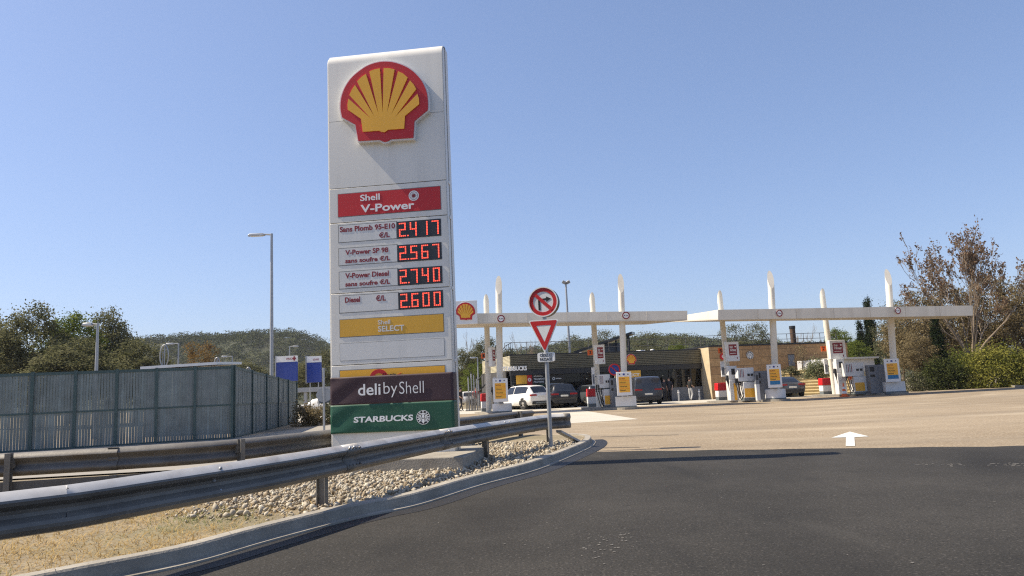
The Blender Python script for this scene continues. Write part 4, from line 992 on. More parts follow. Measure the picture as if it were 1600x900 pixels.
b = MB(); o_ = rtri(xc, ty - .022, by + .045, 22.2 * k, .024); i_ = rtri(xc, ty - .115, by + .235, 12.0 * k, .01)
n = len(o_); vs = [(p[0], -.079, p[1]) for p in o_ + i_] + [(p[0], -.073, p[1]) for p in o_ + i_]
b.add(vs, [(j, (j + 1) % n, n + (j + 1) % n, n + j) for j in range(n)] + [(2 * n + j, 3 * n + j, 3 * n + (j + 1) % n, 2 * n + (j + 1) % n) for j in range(n)]); b.build('red_border', M['red'], tri)
zp0, zp1 = Zs(565.5), Zs(551); xp = xo(Zs(558)) + .0
def rrect(x0, x1, z0_, z1_, r, n=5):
    P = []
    for cx, cz, a0 in ((x1 - r, z1_ - r, 0), (x0 + r, z1_ - r, 90), (x0 + r, z0_ + r, 180), (x1 - r, z0_ + r, 270)):
        P += [(cx + r * math.cos(R(a0 + 90 * j / n)), cz + r * math.sin(R(a0 + 90 * j / n))) for j in range(n + 1)]
    return P
b = MB(); b.prism(rrect(xp - 13.5 * k, xp + 13.5 * k, zp0, zp1, .04), .015, -.050, 'y'); pt_ = b.build('text_plate', M['letter'], rs)
text('lettering', 'CÉDEZ LE', (xp - 9.6 * k, xp + 9.6 * k, zp0 + 8.0 * k, zp0 + 13.6 * k), -.053, M['black'], pt_, bold=.02)
text('lettering', 'PASSAGE', (xp - 9.6 * k, xp + 9.6 * k, zp0 + 1.6 * k, zp0 + 6.2 * k), -.053, M['black'], pt_, bold=.02)

# ================================================================== METAL FENCE
fc = [V(-160, 650, 23.5), V(0, 650, 25.2), V(180, 650, 26.6), V(362, 650, 28.0)]
f2 = V(463, 650, 45.0)
def fence_run(P0, P1, n, name, label, z1a, z1b, z0=-.02, mid=1.25, lastpost=True, slats=True):
    fr = Frame(P0, P1); L = fr.W; root = thing(name, label, 'fence', fr.o, fr.rz, 'metal fence runs')
    zt_ = lambda u: z1a + (z1b - z1a) * u / L
    for i in range(n):
        u0, u1 = L * i / n + .05, L * (i + 1) / n - .05; b = MB(); k = max(6, int((u1 - u0) / .085))
        for lo, hi in ((.06, mid - .03), (mid + .03, None)):
            for j in range(k):
                a0 = u0 + (u1 - u0) * j / k; a1 = u0 + (u1 - u0) * (j + 1) / k; g = .008 * float(rng.random()) + .003 + (.014 if rng.random() < .13 else 0)
                h = (zt_(a0) - .09) if hi is None else hi; dy = float(rng.uniform(-.008, .008))
                b.box((a0 + a1) / 2, dy, (lo + h) / 2, a1 - a0 - g, .02, h - lo, rz=float(rng.uniform(-.22, .22)), mi=int(rng.random() < .22))
        b.build('slat_panel', [M['fence'], M['fencelight']], root)
        b = MB(); b.add([(u0, -.03, zt_(u0) - .10), (u1, -.03, zt_(u1) - .10), (u1, .03, zt_(u1) - .10), (u0, .03, zt_(u0) - .10), (u0, -.03, zt_(u0)), (u1, -.03, zt_(u1)), (u1, .03, zt_(u1)), (u0, .03, zt_(u0))],
              [(0, 3, 2, 1), (4, 5, 6, 7), (0, 1, 5, 4), (1, 2, 6, 5), (2, 3, 7, 6), (3, 0, 4, 7)])
        b.build('rail', M['fencepost'], root)
        for za_, zb_ in ((mid - .03, mid + .03), (0, .06)): b = MB(); b.span(u0, u1, -.025, .025, za_, zb_); b.build('rail', M['fencepost'], root)
    for i in range(n + (1 if lastpost else 0)):
        u = L * i / n; b = MB(); b.box(u, -.01, zt_(u) / 2, .10, .14, zt_(u) + .06); b.build('fence_post', M['fencepost'], root)
    return root
hz = lambda px, py, Y: V(px, py, Y).z
f_a, f_b = V(-250, 650, 23.4), V(362, 650, 28.0)
fence_run(f_a, f_b, 9, 'metal_fence', 'long blue grey slatted metal fence facing the road at left', hz(-250, 593, 23.4), hz(362, 572, 28.0))
fence_run(f_b + Vector((.02, .12, 0)), f2, 5, 'metal_fence', 'shorter slatted fence run turning away right of the fence corner', hz(362, 572, 28.1), hz(463, 597, 45), slats=False)

# container roof behind the fence
cr = Frame(V(226, 577, 33), V(338, 574, 33)); cz_ = hz(290, 575, 33) + .22
ct = thing('container', 'white roofed container showing just above the metal fence', 'container', cr.o, cr.rz)
b = MB(); b.span(0, cr.W, 0, 2.6, 0, cz_ - .2); b.build('wall', M['pumpgrey'], ct)
b = MB(); b.add([(-.1, -.2, cz_ - .2), (cr.W + .1, -.2, cz_ - .14), (cr.W + .1, 2.8, cz_ - .02), (-.1, 2.8, cz_ - .08), (-.1, -.2, cz_ - .08), (cr.W + .1, -.2, cz_ - .02), (cr.W + .1, 2.8, cz_ + .1), (-.1, 2.8, cz_ + .04)], [(0, 3, 2, 1), (4, 5, 6, 7), (0, 1, 5, 4), (1, 2, 6, 5), (2, 3, 7, 6), (3, 0, 4, 7)]); b.build('roof', M['white'], ct)

# ================================================================== LAMPS AND BOARDS AT LEFT
def lamp(px, ytop, Y, arm_px, label, name='street_lamp', r=.07, head=.55, group=None, droop=.0):
    p = V(px, ytop, Y); root = thing(name, label, 'street lamp', (p.x, p.y, 0), 0, group); h = p.z; a_ = arm_px * mpp(Y)
    b = MB(); b.tube([(0, 0, 0), (0, 0, h * .5), (0, 0, h)], [r * 1.35, r * 1.1, r * .8], 12); b.build('pole', M['lampsteel'], root, smooth=60)
    b = MB(); s_ = 1 if a_ > 0 else -1; e_ = abs(a_) - head * .9
    b.tube([(0, 0, h - .06), (s_ * e_, 0, h - .02 + droop)], r * .55, 8); b.build('arm', M['lampsteel'], root)
    b = MB(); b.box(s_ * (abs(a_) - head / 2), 0, h - .03 + droop, head, .24, .13, taper=.8); hd = b.build('lamp_head', M['lampsteel'], root, bevel=.02)
    b = MB(); b.box(s_ * (abs(a_) - head / 2 - .02), 0, h - .105 + droop, head * .7, .18, .03); b.build('lens', M['panel'], hd)
    return root
lamp(424.5, 365, 40, -38, 'tallest grey street lamp standing behind the receding fence run', r=.085, head=.95)
GLP = 'small lamps beyond the metal fence'
lamp(153, 505, 34, -24, 'short white lamp above the long fence in front of the pines', head=.5, group=GLP)
lamp(279, 536, 62, -20, 'small lamp right of the tall wire hoop', head=.7, group=GLP)
lamp(363, 556, 70, -17, 'small lamp above the right end of the white container roof', head=.6, group=GLP)
lamp(452.5, 541, 80, 14, 'small lamp seen just above the blue board by the tall lamp', head=.6, group=GLP)
def hoop(px, py, Y, rx, rz_, label):
    p = V(px, py, Y); root = thing('round_sign_back', label, 'road sign', (p.x, p.y, 0), 0, 'road signs seen edge on beyond the fence'); k = mpp(Y)
    b = MB(); n = 26; pts = [(rx * k * math.cos(2 * math.pi * j / n), .0, p.z + rz_ * k * math.sin(2 * math.pi * j / n)) for j in range(n + 1)]
    b.tube(pts, .05, 6, cap=False); b.build('rim', M['lampsteel'], root, fix=False)
    b = MB(); b.tube([(0, .05, 0), (0, .05, p.z + rz_ * k * .9)], .05, 8); b.tube([(-rx * k * .4, .05, p.z - rz_ * k), (-rx * k * .4, .05, p.z + rz_ * k * .4)], .03, 6); b.build('post', M['lampsteel'], root)
hoop(256.5, 556, 60, 6.5, 17, 'tall narrow oval hoop sign at the left end of the container roof')
hoop(339, 565, 62, 3.5, 6, 'small oval hoop sign above the middle of the container roof')
hoop(388, 580, 66, 3, 6, 'smallest oval hoop sign over the start of the receding fence run')
def board(px0, px1, y0, y1, Y, label, words, name='motorway_board', rz=R(-6)):
    A = V(px0, y1, Y); B = V(px1, y0, Y); root = thing(name, label, 'sign board', ((A.x + B.x) / 2, Y, 0), rz, 'blue boards beyond the fence'); hw = (B.x - A.x) / 2; za, zb = A.z, B.z
    b = MB(); b.span(-hw, hw, 0, .25, za, zb - (zb - za) * .24); b.build('blue_face', M['blue'], root)
    b = MB(); b.span(-hw, hw, -.01, .26, zb - (zb - za) * .24 + .004, zb); hd = b.build('white_header', M['white'], root)
    b = MB(); b.box(-hw - .05, .12, (za + zb) / 2, .08, .3, zb - za + .1); b.build('frame', M['lampsteel'], root)
    b = MB()
    for s_ in (-.6, .6): b.tube([(s_ * hw, .12, 0), (s_ * hw, .12, za + .02)], .05, 8)
    b.build('post', M['lampsteel'], root)
    h_ = (zb - za) * .24
    if words:
        text('lettering', words, (-hw * .05, hw * .6, zb - h_ * .66, zb - h_ * .30), -.016, M['deepred'], hd, bold=.02, depth=.006)
        b = MB()
        for dx, dz in ((0, .3), (.28, 0), (0, -.3), (-.28, 0)): b.box(hw * .78 + dx * h_ * .55, -.014, zb - h_ * .48 + dz * h_ * .8, h_ * .26, .008, h_ * .26, ry=R(45))
        b.build('diamond_mark', M['deepred'], hd)
    else:
        text('lettering', 'autoroutes', (-hw * .1, hw * .8, zb - h_ * .7, zb - h_ * .35), -.016, M['deepred'], hd, depth=.006)
board(431, 464, 555.5, 596.5, 58, 'blue board with white header right beside the tall lamp', 'VINCI')
board(479, 501, 556, 598, 60, 'narrower blue board with white header nearer the pylon', '')
# octagonal sign seen from behind
p = V(506, 617, 30); oc = thing('octagonal_sign', 'back of a grey octagonal sign on a thin post left of the pylon', 'road sign', (p.x, p.y, 0), R(12))
b = MB(); b.disc(0, p.z, 12 * mpp(30), -.01, .01, 8); b.build('sign_plate', M['lampsteel'], oc)
b = MB(); b.tube([(0, -.05, 0), (0, -.05, hz(506, 575, 30))], .045, 8); b.build('post', M['lampsteel'], oc)
g = V(488, 606, 66); ga = thing('toll_gantry', 'low grey toll lane beam just left of the pylon', 'gantry', (g.x, g.y, 0), 0)
b = MB(); b.span(-3.2, 3.2, -.3, .3, g.z - .35, g.z + .05); b.build('beam', M['lampsteel'], ga)
b = MB()
for s_ in (-2.8, -.6, 1.8): b.box(s_, 0, (g.z - .36) / 2, .25, .3, g.z - .36)
b.build('column', M['lampsteel'], ga)
# ================================================================== CANOPIES
def slab(name, label, corners, mtop, fascia_m, cols):
    """corners: (px, y_top, y_bottom, Y) clockwise from front left; a flat roof with deep fascia boards"""
    T = [V(c[0], c[1], c[3]) for c in corners]; B = [V(c[0], c[2], c[3]) for c in corners]
    o0 = Vector((T[0].x, T[0].y, 0)); root = thing(name, label, 'canopy', o0)
    n = len(T); T = [t - o0 for t in T]; B = [q - o0 for q in B]
    b = MB(); b.add(T + B, [tuple(range(n))] + [(i, (i + 1) % n, n + (i + 1) % n, n + i) for i in range(n)]); b.build('fascia', M['cream'], root)
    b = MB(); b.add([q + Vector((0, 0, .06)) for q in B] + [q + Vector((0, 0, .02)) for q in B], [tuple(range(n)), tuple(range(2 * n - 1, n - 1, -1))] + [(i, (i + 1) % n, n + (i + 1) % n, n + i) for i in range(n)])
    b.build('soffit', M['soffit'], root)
    return root, o0, T, B
can1, o1, T1, B1 = slab('station_canopy', 'white forecourt canopy left of the gap, reaching behind the pylon', [(640, 491, 507.5, 42.3), (1074, 485.5, 500.5, 41.2), (1008, 493, 507, 45.6), (640, 500, 514, 46.4)], None, None, None)
can2, o2, T2, B2 = slab('station_canopy', 'white forecourt canopy right of the gap, ending before the tan trees', [(1122, 484.0, 499.8, 43.0), (1520, 477.2, 493.0, 47.4), (1484, 483, 498, 52.0), (1044, 496.5, 503.5, 46.8)], None, None, None)
# joints of the fascia boards
def joints(root, o, T, B, n):
    b = MB()
    for i in range(1, n):
        f = i / n; t = T[0].lerp(T[1], f); q = B[0].lerp(B[1], f); b.box(t.x, t.y - .002, (t.z + q.z) / 2, .012, .012, t.z - q.z - .02)
    b.build('board_joint', M['soffit'], root)
joints(can1, o1, T1, B1, 7); joints(can2, o2, T2, B2, 7)
def column(can, org, px0, y0, px1, y1, Y, r, front=True):
    """a raked round column that pierces the roof and ends in an oblique cut"""
    g = V(px0, y0, Y); t = V(px1, y1, Y); g = Vector((g.x, g.y, 0)); d = (t - g); n = 20; cut = 1.15 if front else 1.0
    vs = []; L = d.z
    for z, cutf in ((0, 0), (L * .5, 0), (L - cut, 1)):
        for j in range(n):
            a = 2 * math.pi * j / n; k = r
            yy = k * math.sin(a); zz = z
            if cutf: e = (yy / r * (1 if front else -1) + 1) / 2; zz = z + cut * e
            f = zz / L; vs.append((g.x - org.x + d.x * f + k * math.cos(a) * (1 if not cutf else 1), g.y - org.y + yy, zz))
    fs = [(i * n + j, i * n + (j + 1) % n, (i + 1) * n + (j + 1) % n, (i + 1) * n + j) for i in range(2) for j in range(n)]
    b = MB(); b.add(vs, fs); c = b.build('column', M['cream'], can, smooth=60)
    b = MB(); b.add(vs[2 * n:], [tuple(range(n))]); k = b.build('cut_face', M['cream'], c); k['label'] = 'oblique cut top of the column'
    return g
colf = [column(can1, o1, 781, 632, 779, 430, 42.9, 5.0 * mpp(43)), column(can1, o1, 976.5, 632, 969.5, 427, 41.9, 4.9 * mpp(41)),
        column(can2, o2, 1213, 620, 1203.5, 422, 44.6, 5.0 * mpp(44)), column(can2, o2, 1398.5, 610, 1387, 419.5, 48.1, 5.0 * mpp(47))]
colr = [column(can1, o1, 763.5, 632, 759.5, 460, 45.2, 4.2 * mpp(45), False), column(can1, o1, 936, 632, 924.5, 457, 44.6, 4.2 * mpp(45), False),
        column(can2, o2, 1141, 620, 1123.5, 454, 46.6, 4.2 * mpp(46), False), column(can2, o2, 1304.5, 610, 1283.5, 451, 50.4, 4.2 * mpp(50), False)]
# small round marks on the front fascia
for can, org, T, B, px, py, nm in ((can1, o1, T1, B1, 783, 498, ''), (can1, o1, T1, B1, 978, 493, ''), (can2, o2, T2, B2, 1217, 489.5, ''), (can2, o2, T2, B2, 1402, 485.5, '')):
    fr = Frame(T[0] + org, T[1] + org); u, z = fr.uv(px, py); p = fr.pt(u, .03, z)
    rs_ = thing('height_sign', {783: 'small round red rimmed sign on the canopy edge by the first tall column', 978: 'small round red rimmed sign on the canopy edge by the second tall column', 1217: 'small round red rimmed sign on the canopy edge by the third tall column', 1402: 'small round sign with dark red rim by the rightmost tall column'}[px], 'sign', p, fr.rz, 'round signs on the canopy edge')
    r = 5.6 * mpp(44); b = MB(); b.disc(0, 0, r, -.02, .0, 28); pl_ = b.build('sign_plate', M['letter'], rs_)
    b = MB(); b.ring(0, 0, r * .72, r * 1.0, -.032, -.018, 28); b.build('red_rim', M['deepred'], rs_)
    text('lettering', '4.3m', (-r * .55, r * .55, -r * .22, r * .22), -.024, M['black'], pl_, bold=.02)
# square scallop board on the left end of the first canopy
fr = Frame(V(700, 505, 41.9), V(745, 505, 41.9)); u0, zb = fr.uv(708, 506); u1, zt2 = fr.uv(745, 469)
eb = thing('emblem_board', 'square white board with scallop emblem standing on the first canopy beside the pylon', 'sign board', fr.pt(0), fr.rz)
b = MB(); b.span(u0, u1, 0, .22, zb - .05, zt2); b.build('board', M['white'], eb, bevel=.01)
u, z = fr.uv(727.5, 486.5); emblem(eb, u, z, 30 * mpp(41.9), -.03, .03)

# ================================================================== PUMP ISLANDS
def local(px, py, Y): p = V(px, py, Y); return Vector((p.x, p.y, 0)), p.z
ISL = [ # name, front column ground, rear column ground
    ('first', colf[0], colr[0]), ('second', colf[1], colr[1]), ('third', colf[2], colr[2]), ('fourth', colf[3], colr[3])]
for nm, f_, r_ in ISL:
    d = (f_ - r_); L = d.length; rz = math.atan2(d.y, d.x); c_ = (f_ + r_) / 2; b = MB()
    pts = rrect(-L / 2 - 1.5, L / 2 + .75, -.62, .62, .5)
    isl = thing('pump_island', 'low kerbed island under the %s pair of canopy columns from the left' % nm, 'pump island', (c_.x, c_.y, 0), rz, 'pump islands')
    b.prism(pts, -.02, .13, 'z'); b.build('island_kerb', M['kerb'], isl)

def price_board(px0, px1, y0, y1, Y, label, blue, col, basepx, basey, drum):
    A, _ = local((px0 + px1) / 2, 600, Y - .45); root = thing('island_price_board', label, 'price board', A, R(-4), 'price boards on the front columns')
    hw = (px1 - px0) / 2 * mpp(Y); za, zb = V(px0, y1, Y).z, V(px0, y0, Y).z; H = zb - za
    b = MB(); b.span(-hw, hw, 0, .09, za, zb); bd = b.build('board', M['white'], root, bevel=.012)
    y_ = -.012; yb = za + H * (.30 if blue else .14)
    b = MB(); b.span(-hw * .72, hw * .72, y_, -.002, yb, za + H * .80); ys = b.build('yellow_sheet', M['yellow'], bd)
    if blue: b = MB(); b.span(-hw * .72, hw * .72, y_, -.002, za + H * .13, yb - .005); bs = b.build('blue_strip', mat('strip_blue', (.02, .17, .36)), bd)
    for k in range(3):
        b = MB(); q = (-.55, 0, .55)[k]; b.box(hw * q, -.006, za + H * .90, hw * (.26 if k == 1 else .14), .012, H * (.075 if k == 1 else .045)); b.build('pictogram', M['blue'] if k == 1 else M['black'], bd)
    zz = [za + H * .80 - (za + H * .80 - yb) * t for t in (.08, .34, .58, .82)]
    for k, s_ in enumerate(('Sans Plomb', 'V-Power', 'V-Power Diesel', 'Diesel')): text('lettering', s_, (-hw * .62, hw * (.1 + .12 * (k % 3)), zz[k] - H * .055, zz[k]), y_ - .003, M['deepred'] if k == 0 else M['black'], bd, bold=.02)
    b = MB()
    for k in range(1, 4): b.span(-hw * .72, hw * .72, y_ - .002, y_ + .001, yb + (za + H * .80 - yb) * k / 4 - .006, yb + (za + H * .80 - yb) * k / 4 + .006)
    b.build('divider_line', M['orange'], bd)
    b = MB(); b.span(-.10, .10, .02, .10, basey, za); b.build('bracket', M['pumpgrey'], root)
    # base round the column
    bx = V(basepx[0], 620, Y); ex = V(basepx[1], 620, Y); bw = (ex.x - bx.x) / 2; oc_ = Vector(((bx.x + ex.x) / 2 - A.x, col.y - A.y, 0))
    b = MB()
    if drum: b.lathe([(1, .20), (1, basey - .05), (.97, basey)], 32, (oc_.x, oc_.y, 0), bw, bw * .8)
    else: b.span(oc_.x - bw, oc_.x + bw, oc_.y - .42, oc_.y + .42, .20, basey)
    b.build('column_guard', M['pumpwhite'], root, smooth=40)
    b = MB()
    if drum: b.lathe([(1.01, .02), (1.01, .199)], 32, (oc_.x, oc_.y, 0), bw, bw * .8)
    else: b.span(oc_.x - bw - .01, oc_.x + bw + .01, oc_.y - .43, oc_.y + .43, .02, .199)
    b.build('plinth_band', M['plinth'], root, smooth=40)
price_board(770, 793, 592, 628.5, 42.7, 'yellow price board on the leftmost tall column, near the white car', False, colf[0], (767, 798), .62, True)
price_board(964, 987, 582, 618.5, 41.6, 'yellow price board on the second tall column, beside the dark van', False, colf[1], (961, 992.5), .72, False)
price_board(1201, 1222, 570, 606, 44.3, 'yellow price board with blue strip on the third tall column, by the dark sedan', True, colf[2], (1197, 1229), .72, True)
price_board(1386, 1408, 561, 597, 47.8, 'yellow price board with blue strip on the last tall column, by the hedge', True, colf[3], (1384, 1414), .80, False)

def bin_(px, Y, w_, label):
    A, _ = local(px, 610, Y); root = thing('waste_bin', label, 'bin', A, R(8), 'red topped bins at the pump islands'); h = 1.12
    b = MB(); b.box(0, 0, .14 + .07, w_ * .92, .5, .24); b.build('plinth', M['plinth'], root)
    b = MB(); b.box(0, 0, .33 + .20, w_ * .96, .52, .42); b.build('body', M['pumpwhite'], root, bevel=.03)
    b = MB(); b.box(0, 0, .75 + .24, w_ * 1.05, .56, .48, taper=.92); b.build('lid', M['red'], root, bevel=.03)
bin_(757, 46.6, .50, 'red topped bin left of the first rear column')
bin_(924, 45.9, .56, 'red topped bin left of the second rear column by the silver roofed hatchback')
bin_(1127.5, 48.2, .72, 'red topped bin left of the third rear column before the sandstone wall')
bin_(1291, 51.6, .78, 'red topped bin left of the last rear column, by the olive bush')

def power_sign(px, py, w_px, h_px, Y, rz, label, tilt=0.0):
    A, z = local(px, py, Y); root = thing('pump_number_sign', label, 'sign box', A, rz, 'red sign boxes on the rear columns'); hw, hh = w_px / 2 * mpp(Y), h_px / 2 * mpp(Y)
    b = MB(); b.span(-hw, hw, -.30, .0, z - hh, z + hh); bx = b.build('light_box', M['white'], root, bevel=.02)
    b = MB(); b.span(-hw * .62, hw * .62, -.315, -.30, z - hh * .40, z + hh * .72); rd = b.build('red_face', M['deepred'], bx)
    text('lettering', 'Shell', (-hw * .48, -hw * .02, z + hh * .36, z + hh * .58), -.32, M['letter'], bx, bold=.02)
    text('lettering', 'V-Power', (-hw * .48, hw * .50, z + hh * .0, z + hh * .30), -.32, M['letter'], bx, bold=.03)
    b = MB(); b.disc(hw * .40, z + hh * .48, hw * .11, -.322, -.314, 16); b.build('round_mark', M['letter'], bx)
    b = MB(); b.span(-hw * .48, hw * .45, -.32, -.314, z - hh * .22, z - hh * .17); b.build('text_line', M['letter'], bx)
    b = MB(); b.span(hw * .55, hw * .66, -.312, -.298, z - hh * .78, z - hh * .58); b.build('small_mark', M['deepred'], bx)
    b = MB(); b.span(-hw * .3, hw * .3, .0, .25, z - hh * .5, z - hh * .4); b.span(-hw * .3, hw * .3, .0, .25, z + hh * .4, z + hh * .5); b.build('bracket', M['pumpgrey'], root)
power_sign(766, 558, 9, 30, 44.6, R(48), 'red sign box seen nearly edge on at the first rear column')
power_sign(935.5, 554, 15, 30, 44.0, R(12), 'red sign box on the second rear column in front of the olive fascia')
power_sign(1142.5, 549.5, 20, 30, 46.0, R(4), 'red sign box on the third rear column beside the round wall emblem')
power_sign(1306, 546.5, 25, 29, 49.8, R(2), 'largest red sign box, on the last rear column before the cypresses')
def number_sign(px, py, Y, s_, col, label):
    A, z = local(px, py, Y); root = thing('number_sign', label, 'number sign', A, 0, 'orange pump number signs'); h = 4.0 * mpp(Y)
    b = MB(); b.span(-h, h, -.03, .03, z - h, z + h); b.build('plate', M['orange'], root)
    text('lettering', s_, (-h * .4, h * .4, z - h * .65, z + h * .65), -.036, M['black'], root, bold=.03)
    b = MB(); b.span(h, h + .22, -.02, .02, z - .03, z + .03); b.build('bracket', M['pumpgrey'], root)
number_sign(755.5, 556, 45.2, '1', colr[0], 'orange pump number sign at the first rear column')
number_sign(922, 551, 44.7, '3', colr[1], 'orange pump number sign at the second rear column')
number_sign(1126, 548, 46.7, '5', colr[2], 'orange pump number sign at the third rear column')
number_sign(1287, 545, 50.5, '7', colr[3], 'orange pump number sign at the last rear column')
def info_panel(px, y0, y1, w_, Y, label):
    A, _ = local(px, 600, Y); root = thing('notice_panel', label, 'notice panel', A, R(20), 'slim notice panels at the rear columns'); za, zb = V(px, y1, Y).z, V(px, y0, Y).z; h = w_ * mpp(Y) / 2
    b = MB(); b.span(-h, h, 0, .06, za, zb); b.build('panel', M['white'], root)
    b = MB(); b.span(-h * .7, h * .7, -.008, -.001, za + (zb - za) * .12, za + (zb - za) * .62); b.build('poster', M['pumpgrey'], root)
    b = MB(); b.span(h, h + .12, .01, .05, (za + zb) / 2 - .03, (za + zb) / 2 + .03); b.build('bracket', M['pumpgrey'], root)
info_panel(928, 574, 603, 4.5, 44.2, 'slim notice panel left of the second rear column')
info_panel(1131.5, 564.5, 588.5, 6, 46.2, 'slim notice panel left of the third rear column')
info_panel(1294, 560.5, 584, 6.5, 49.9, 'slim notice panel left of the last rear column over the bush')
# pumps
def hose(b, p, q, sag, r=.022, n=12):
    p, q = Vector(p), Vector(q); b.tube([p.lerp(q, t) + Vector((0, -.06 * math.sin(t * math.pi), -sag * math.sin(t * math.pi))) for t in np.linspace(0, 1, n)], r, 6)
def slim_pump(px0, px1, y0, Y, label, strip=True):
    A, _ = local((px0 + px1) / 2, 610, Y); root = thing('fuel_pump', label, 'fuel pump', A, R(4), 'slim fuel pumps beside the rear columns'); hw = (px1 - px0) / 2 * mpp(Y); h = V(px0, y0, Y).z
    b = MB(); b.span(-hw, hw, -.26, .26, .12, h * .62); b.build('lower_cabinet', M['pumpwhite'], root, bevel=.02)
    b = MB(); b.span(-hw, hw, -.24, .24, h * .62 + .01, h); up = b.build('upper_cabinet', M['pumpwhite'], root, bevel=.02)
    b = MB(); b.span(-hw * .35, hw * .55, -.25, -.23, h * .76, h * .92); b.build('screen', M['ledback'], up)
    if strip: b = MB(); b.span(-hw * .1, hw * .55, -.272, -.255, .16, h * .52); b.build('yellow_strip', M['yellow'], root)
    b = MB(); b.box(-hw - .07, -.1, h * .68, .12, .2, .30, ry=.2); b.box(-hw - .06, -.12, h * .58, .07, .1, .3, ry=-.25); b.build('nozzle', M['black'], root)
    b = MB(); hose(b, (-hw - .05, -.1, h * .55), (-hw * .3, -.2, h * .35), .55); b.build('hose', M['rubber'], root)
    return root
def big_pump(pxu0, pxu1, yu0, yu1, pxl0, pxl1, yl0, Y, label, yel, noz='black'):
    A, _ = local((pxl0 + pxl1) / 2, 610, Y); root = thing('fuel_pump', label, 'fuel pump', A, R(3), 'wide fuel pumps on the islands'); k = mpp(Y)
    c = (pxl0 + pxl1) / 2; X = lambda p: (p - c) * k; Zz = lambda y: V(c, y, Y).z; zu0, zu1, zl = Zz(yu0), Zz(yu1), Zz(yl0)
    b = MB(); b.span(X(pxl0), X(pxl1), -.32, .32, .25, zl); lo = b.build('lower_cabinet', M['pumpwhite'], root, bevel=.02)
    b = MB(); b.span(X(pxl0) - .01, X(pxl1) + .01, -.33, .33, .1, .249); b.build('plinth', M['plinth'], root)
    b = MB(); b.span(X(pxu0), X(pxu1), -.26, .26, zu1, zu0); up = b.build('display_head', M['pumpwhite'], root, bevel=.015)
    b = MB(); b.span(X(pxl0) + .1, X(pxl1) - .1, -.18, .18, zl, zu1); b.build('neck', M['plinth'], root)
    yw = (X(pxl1) - X(pxl0)); b = MB(); b.span(X(pxl0) + yw * .06, X(pxl0) + yw * (.80 if yel else .5), -.335, -.315, .30, .30 + (zl - .25) * .55); b.build('yellow_panel', M['yellow'], lo)
    uw = X(pxu1) - X(pxu0)
    for q in (.58, .78): b = MB(); b.span(X(pxu0) + uw * q, X(pxu0) + uw * (q + .15), -.272, -.255, zu1 + (zu0 - zu1) * .38, zu1 + (zu0 - zu1) * .55); b.build('display', M['ledback'], up)
    for q in range(4): b = MB(); b.span(X(pxu0) + uw * (.05 + .09 * q), X(pxu0) + uw * (.08 + .09 * q), -.272, -.255, zu1 + (zu0 - zu1) * .3, zu1 + (zu0 - zu1) * .9); b.build('grade_label', M['deepred'] if q % 2 else M['plinth'], up)
    for q in range(3):
        x_ = X(pxl0) - .10 - .14 * q; b = MB(); b.box(x_, -.15, zu1 + .05, .09, .16, .30, ry=.1); b.box(x_ - .02, -.2, zu1 - .12, .06, .1, .2, ry=.3); b.build('nozzle', M[noz if q < 2 else 'black'], root)
        b = MB(); hose(b, (x_, -.12, zu1 - .15), (X(pxl0) + .04, -.18, zl * .55), .5 + .1 * q, .026); b.build('hose', M['rubber'], root)
    return root
slim_pump(771, 776, 590, 43.8, 'slim white pump half hidden behind the leftmost price board', False)
big_pump(936, 953, 585, 606, 942, 954, 608, 43.2, 'wide white pump between the second rear column and its grey cabinet', True)
slim_pump(1138.5, 1152, 572, 45.9, 'slim white pump with yellow strip at the third rear column')
big_pump(1153, 1178, 574.5, 595.5, 1159.5, 1180, 596.5, 45.2, 'wide white pump with bright yellow panel before the sandstone wall', True)
slim_pump(1308, 1321, 561, 49.4, 'slim white pump with black hose at the last rear column', False)
big_pump(1321.5, 1350, 566.5, 587.5, 1332, 1352, 588, 48.9, 'wide white pump with orange nozzles behind the traffic cone', True, 'orange')
def cabinet(px0, px1, y0, Y, label, slot=True):
    A, _ = local((px0 + px1) / 2, 610, Y); root = thing('island_cabinet', label, 'cabinet', A, R(3), 'grey cabinets on the pump islands'); hw = (px1 - px0) / 2 * mpp(Y); h = V(px0, y0, Y).z
    b = MB(); b.span(-hw, hw, -.25, .25, .1, h); b.build('cabinet', M['pumpgrey'], root, bevel=.015)
    if slot:
        for z_, hh in ((.78, .16), (.60, .08)): b = MB(); b.span(-hw * .9, -hw * .35, -.262, -.245, h * z_, h * (z_ + hh)); b.build('slot', M['black'], root)
cabinet(953.5, 965, 591, 42.6, 'grey cabinet just left of the second price board')
cabinet(1181.5, 1200.5, 580, 44.9, 'grey cabinet left of the third tall column')
cabinet(1358, 1383.5, 570.5, 48.4, 'grey cabinet with dark slots left of the last price board')
# payment terminal
A, _ = local(1183.5, 610, 44.4); pt2 = thing('payment_post', 'narrow white payment post in front of the grey cabinet by the third column', 'payment post', A, 0)
k = mpp(44.4); b = MB(); b.span(-2.6 * k, 2.6 * k, -.15, .15, .1, 1.05); b.build('post', M['pumpwhite'], pt2)
b = MB(); b.span(-2.6 * k, 2.6 * k, -.15, .15, 1.06, 1.75); hd = b.build('terminal', M['pumpgrey'], pt2); b = MB(); b.span(-1.6 * k, 1.6 * k, -.162, -.148, 1.3, 1.6); b.build('screen', M['ledback'], hd)
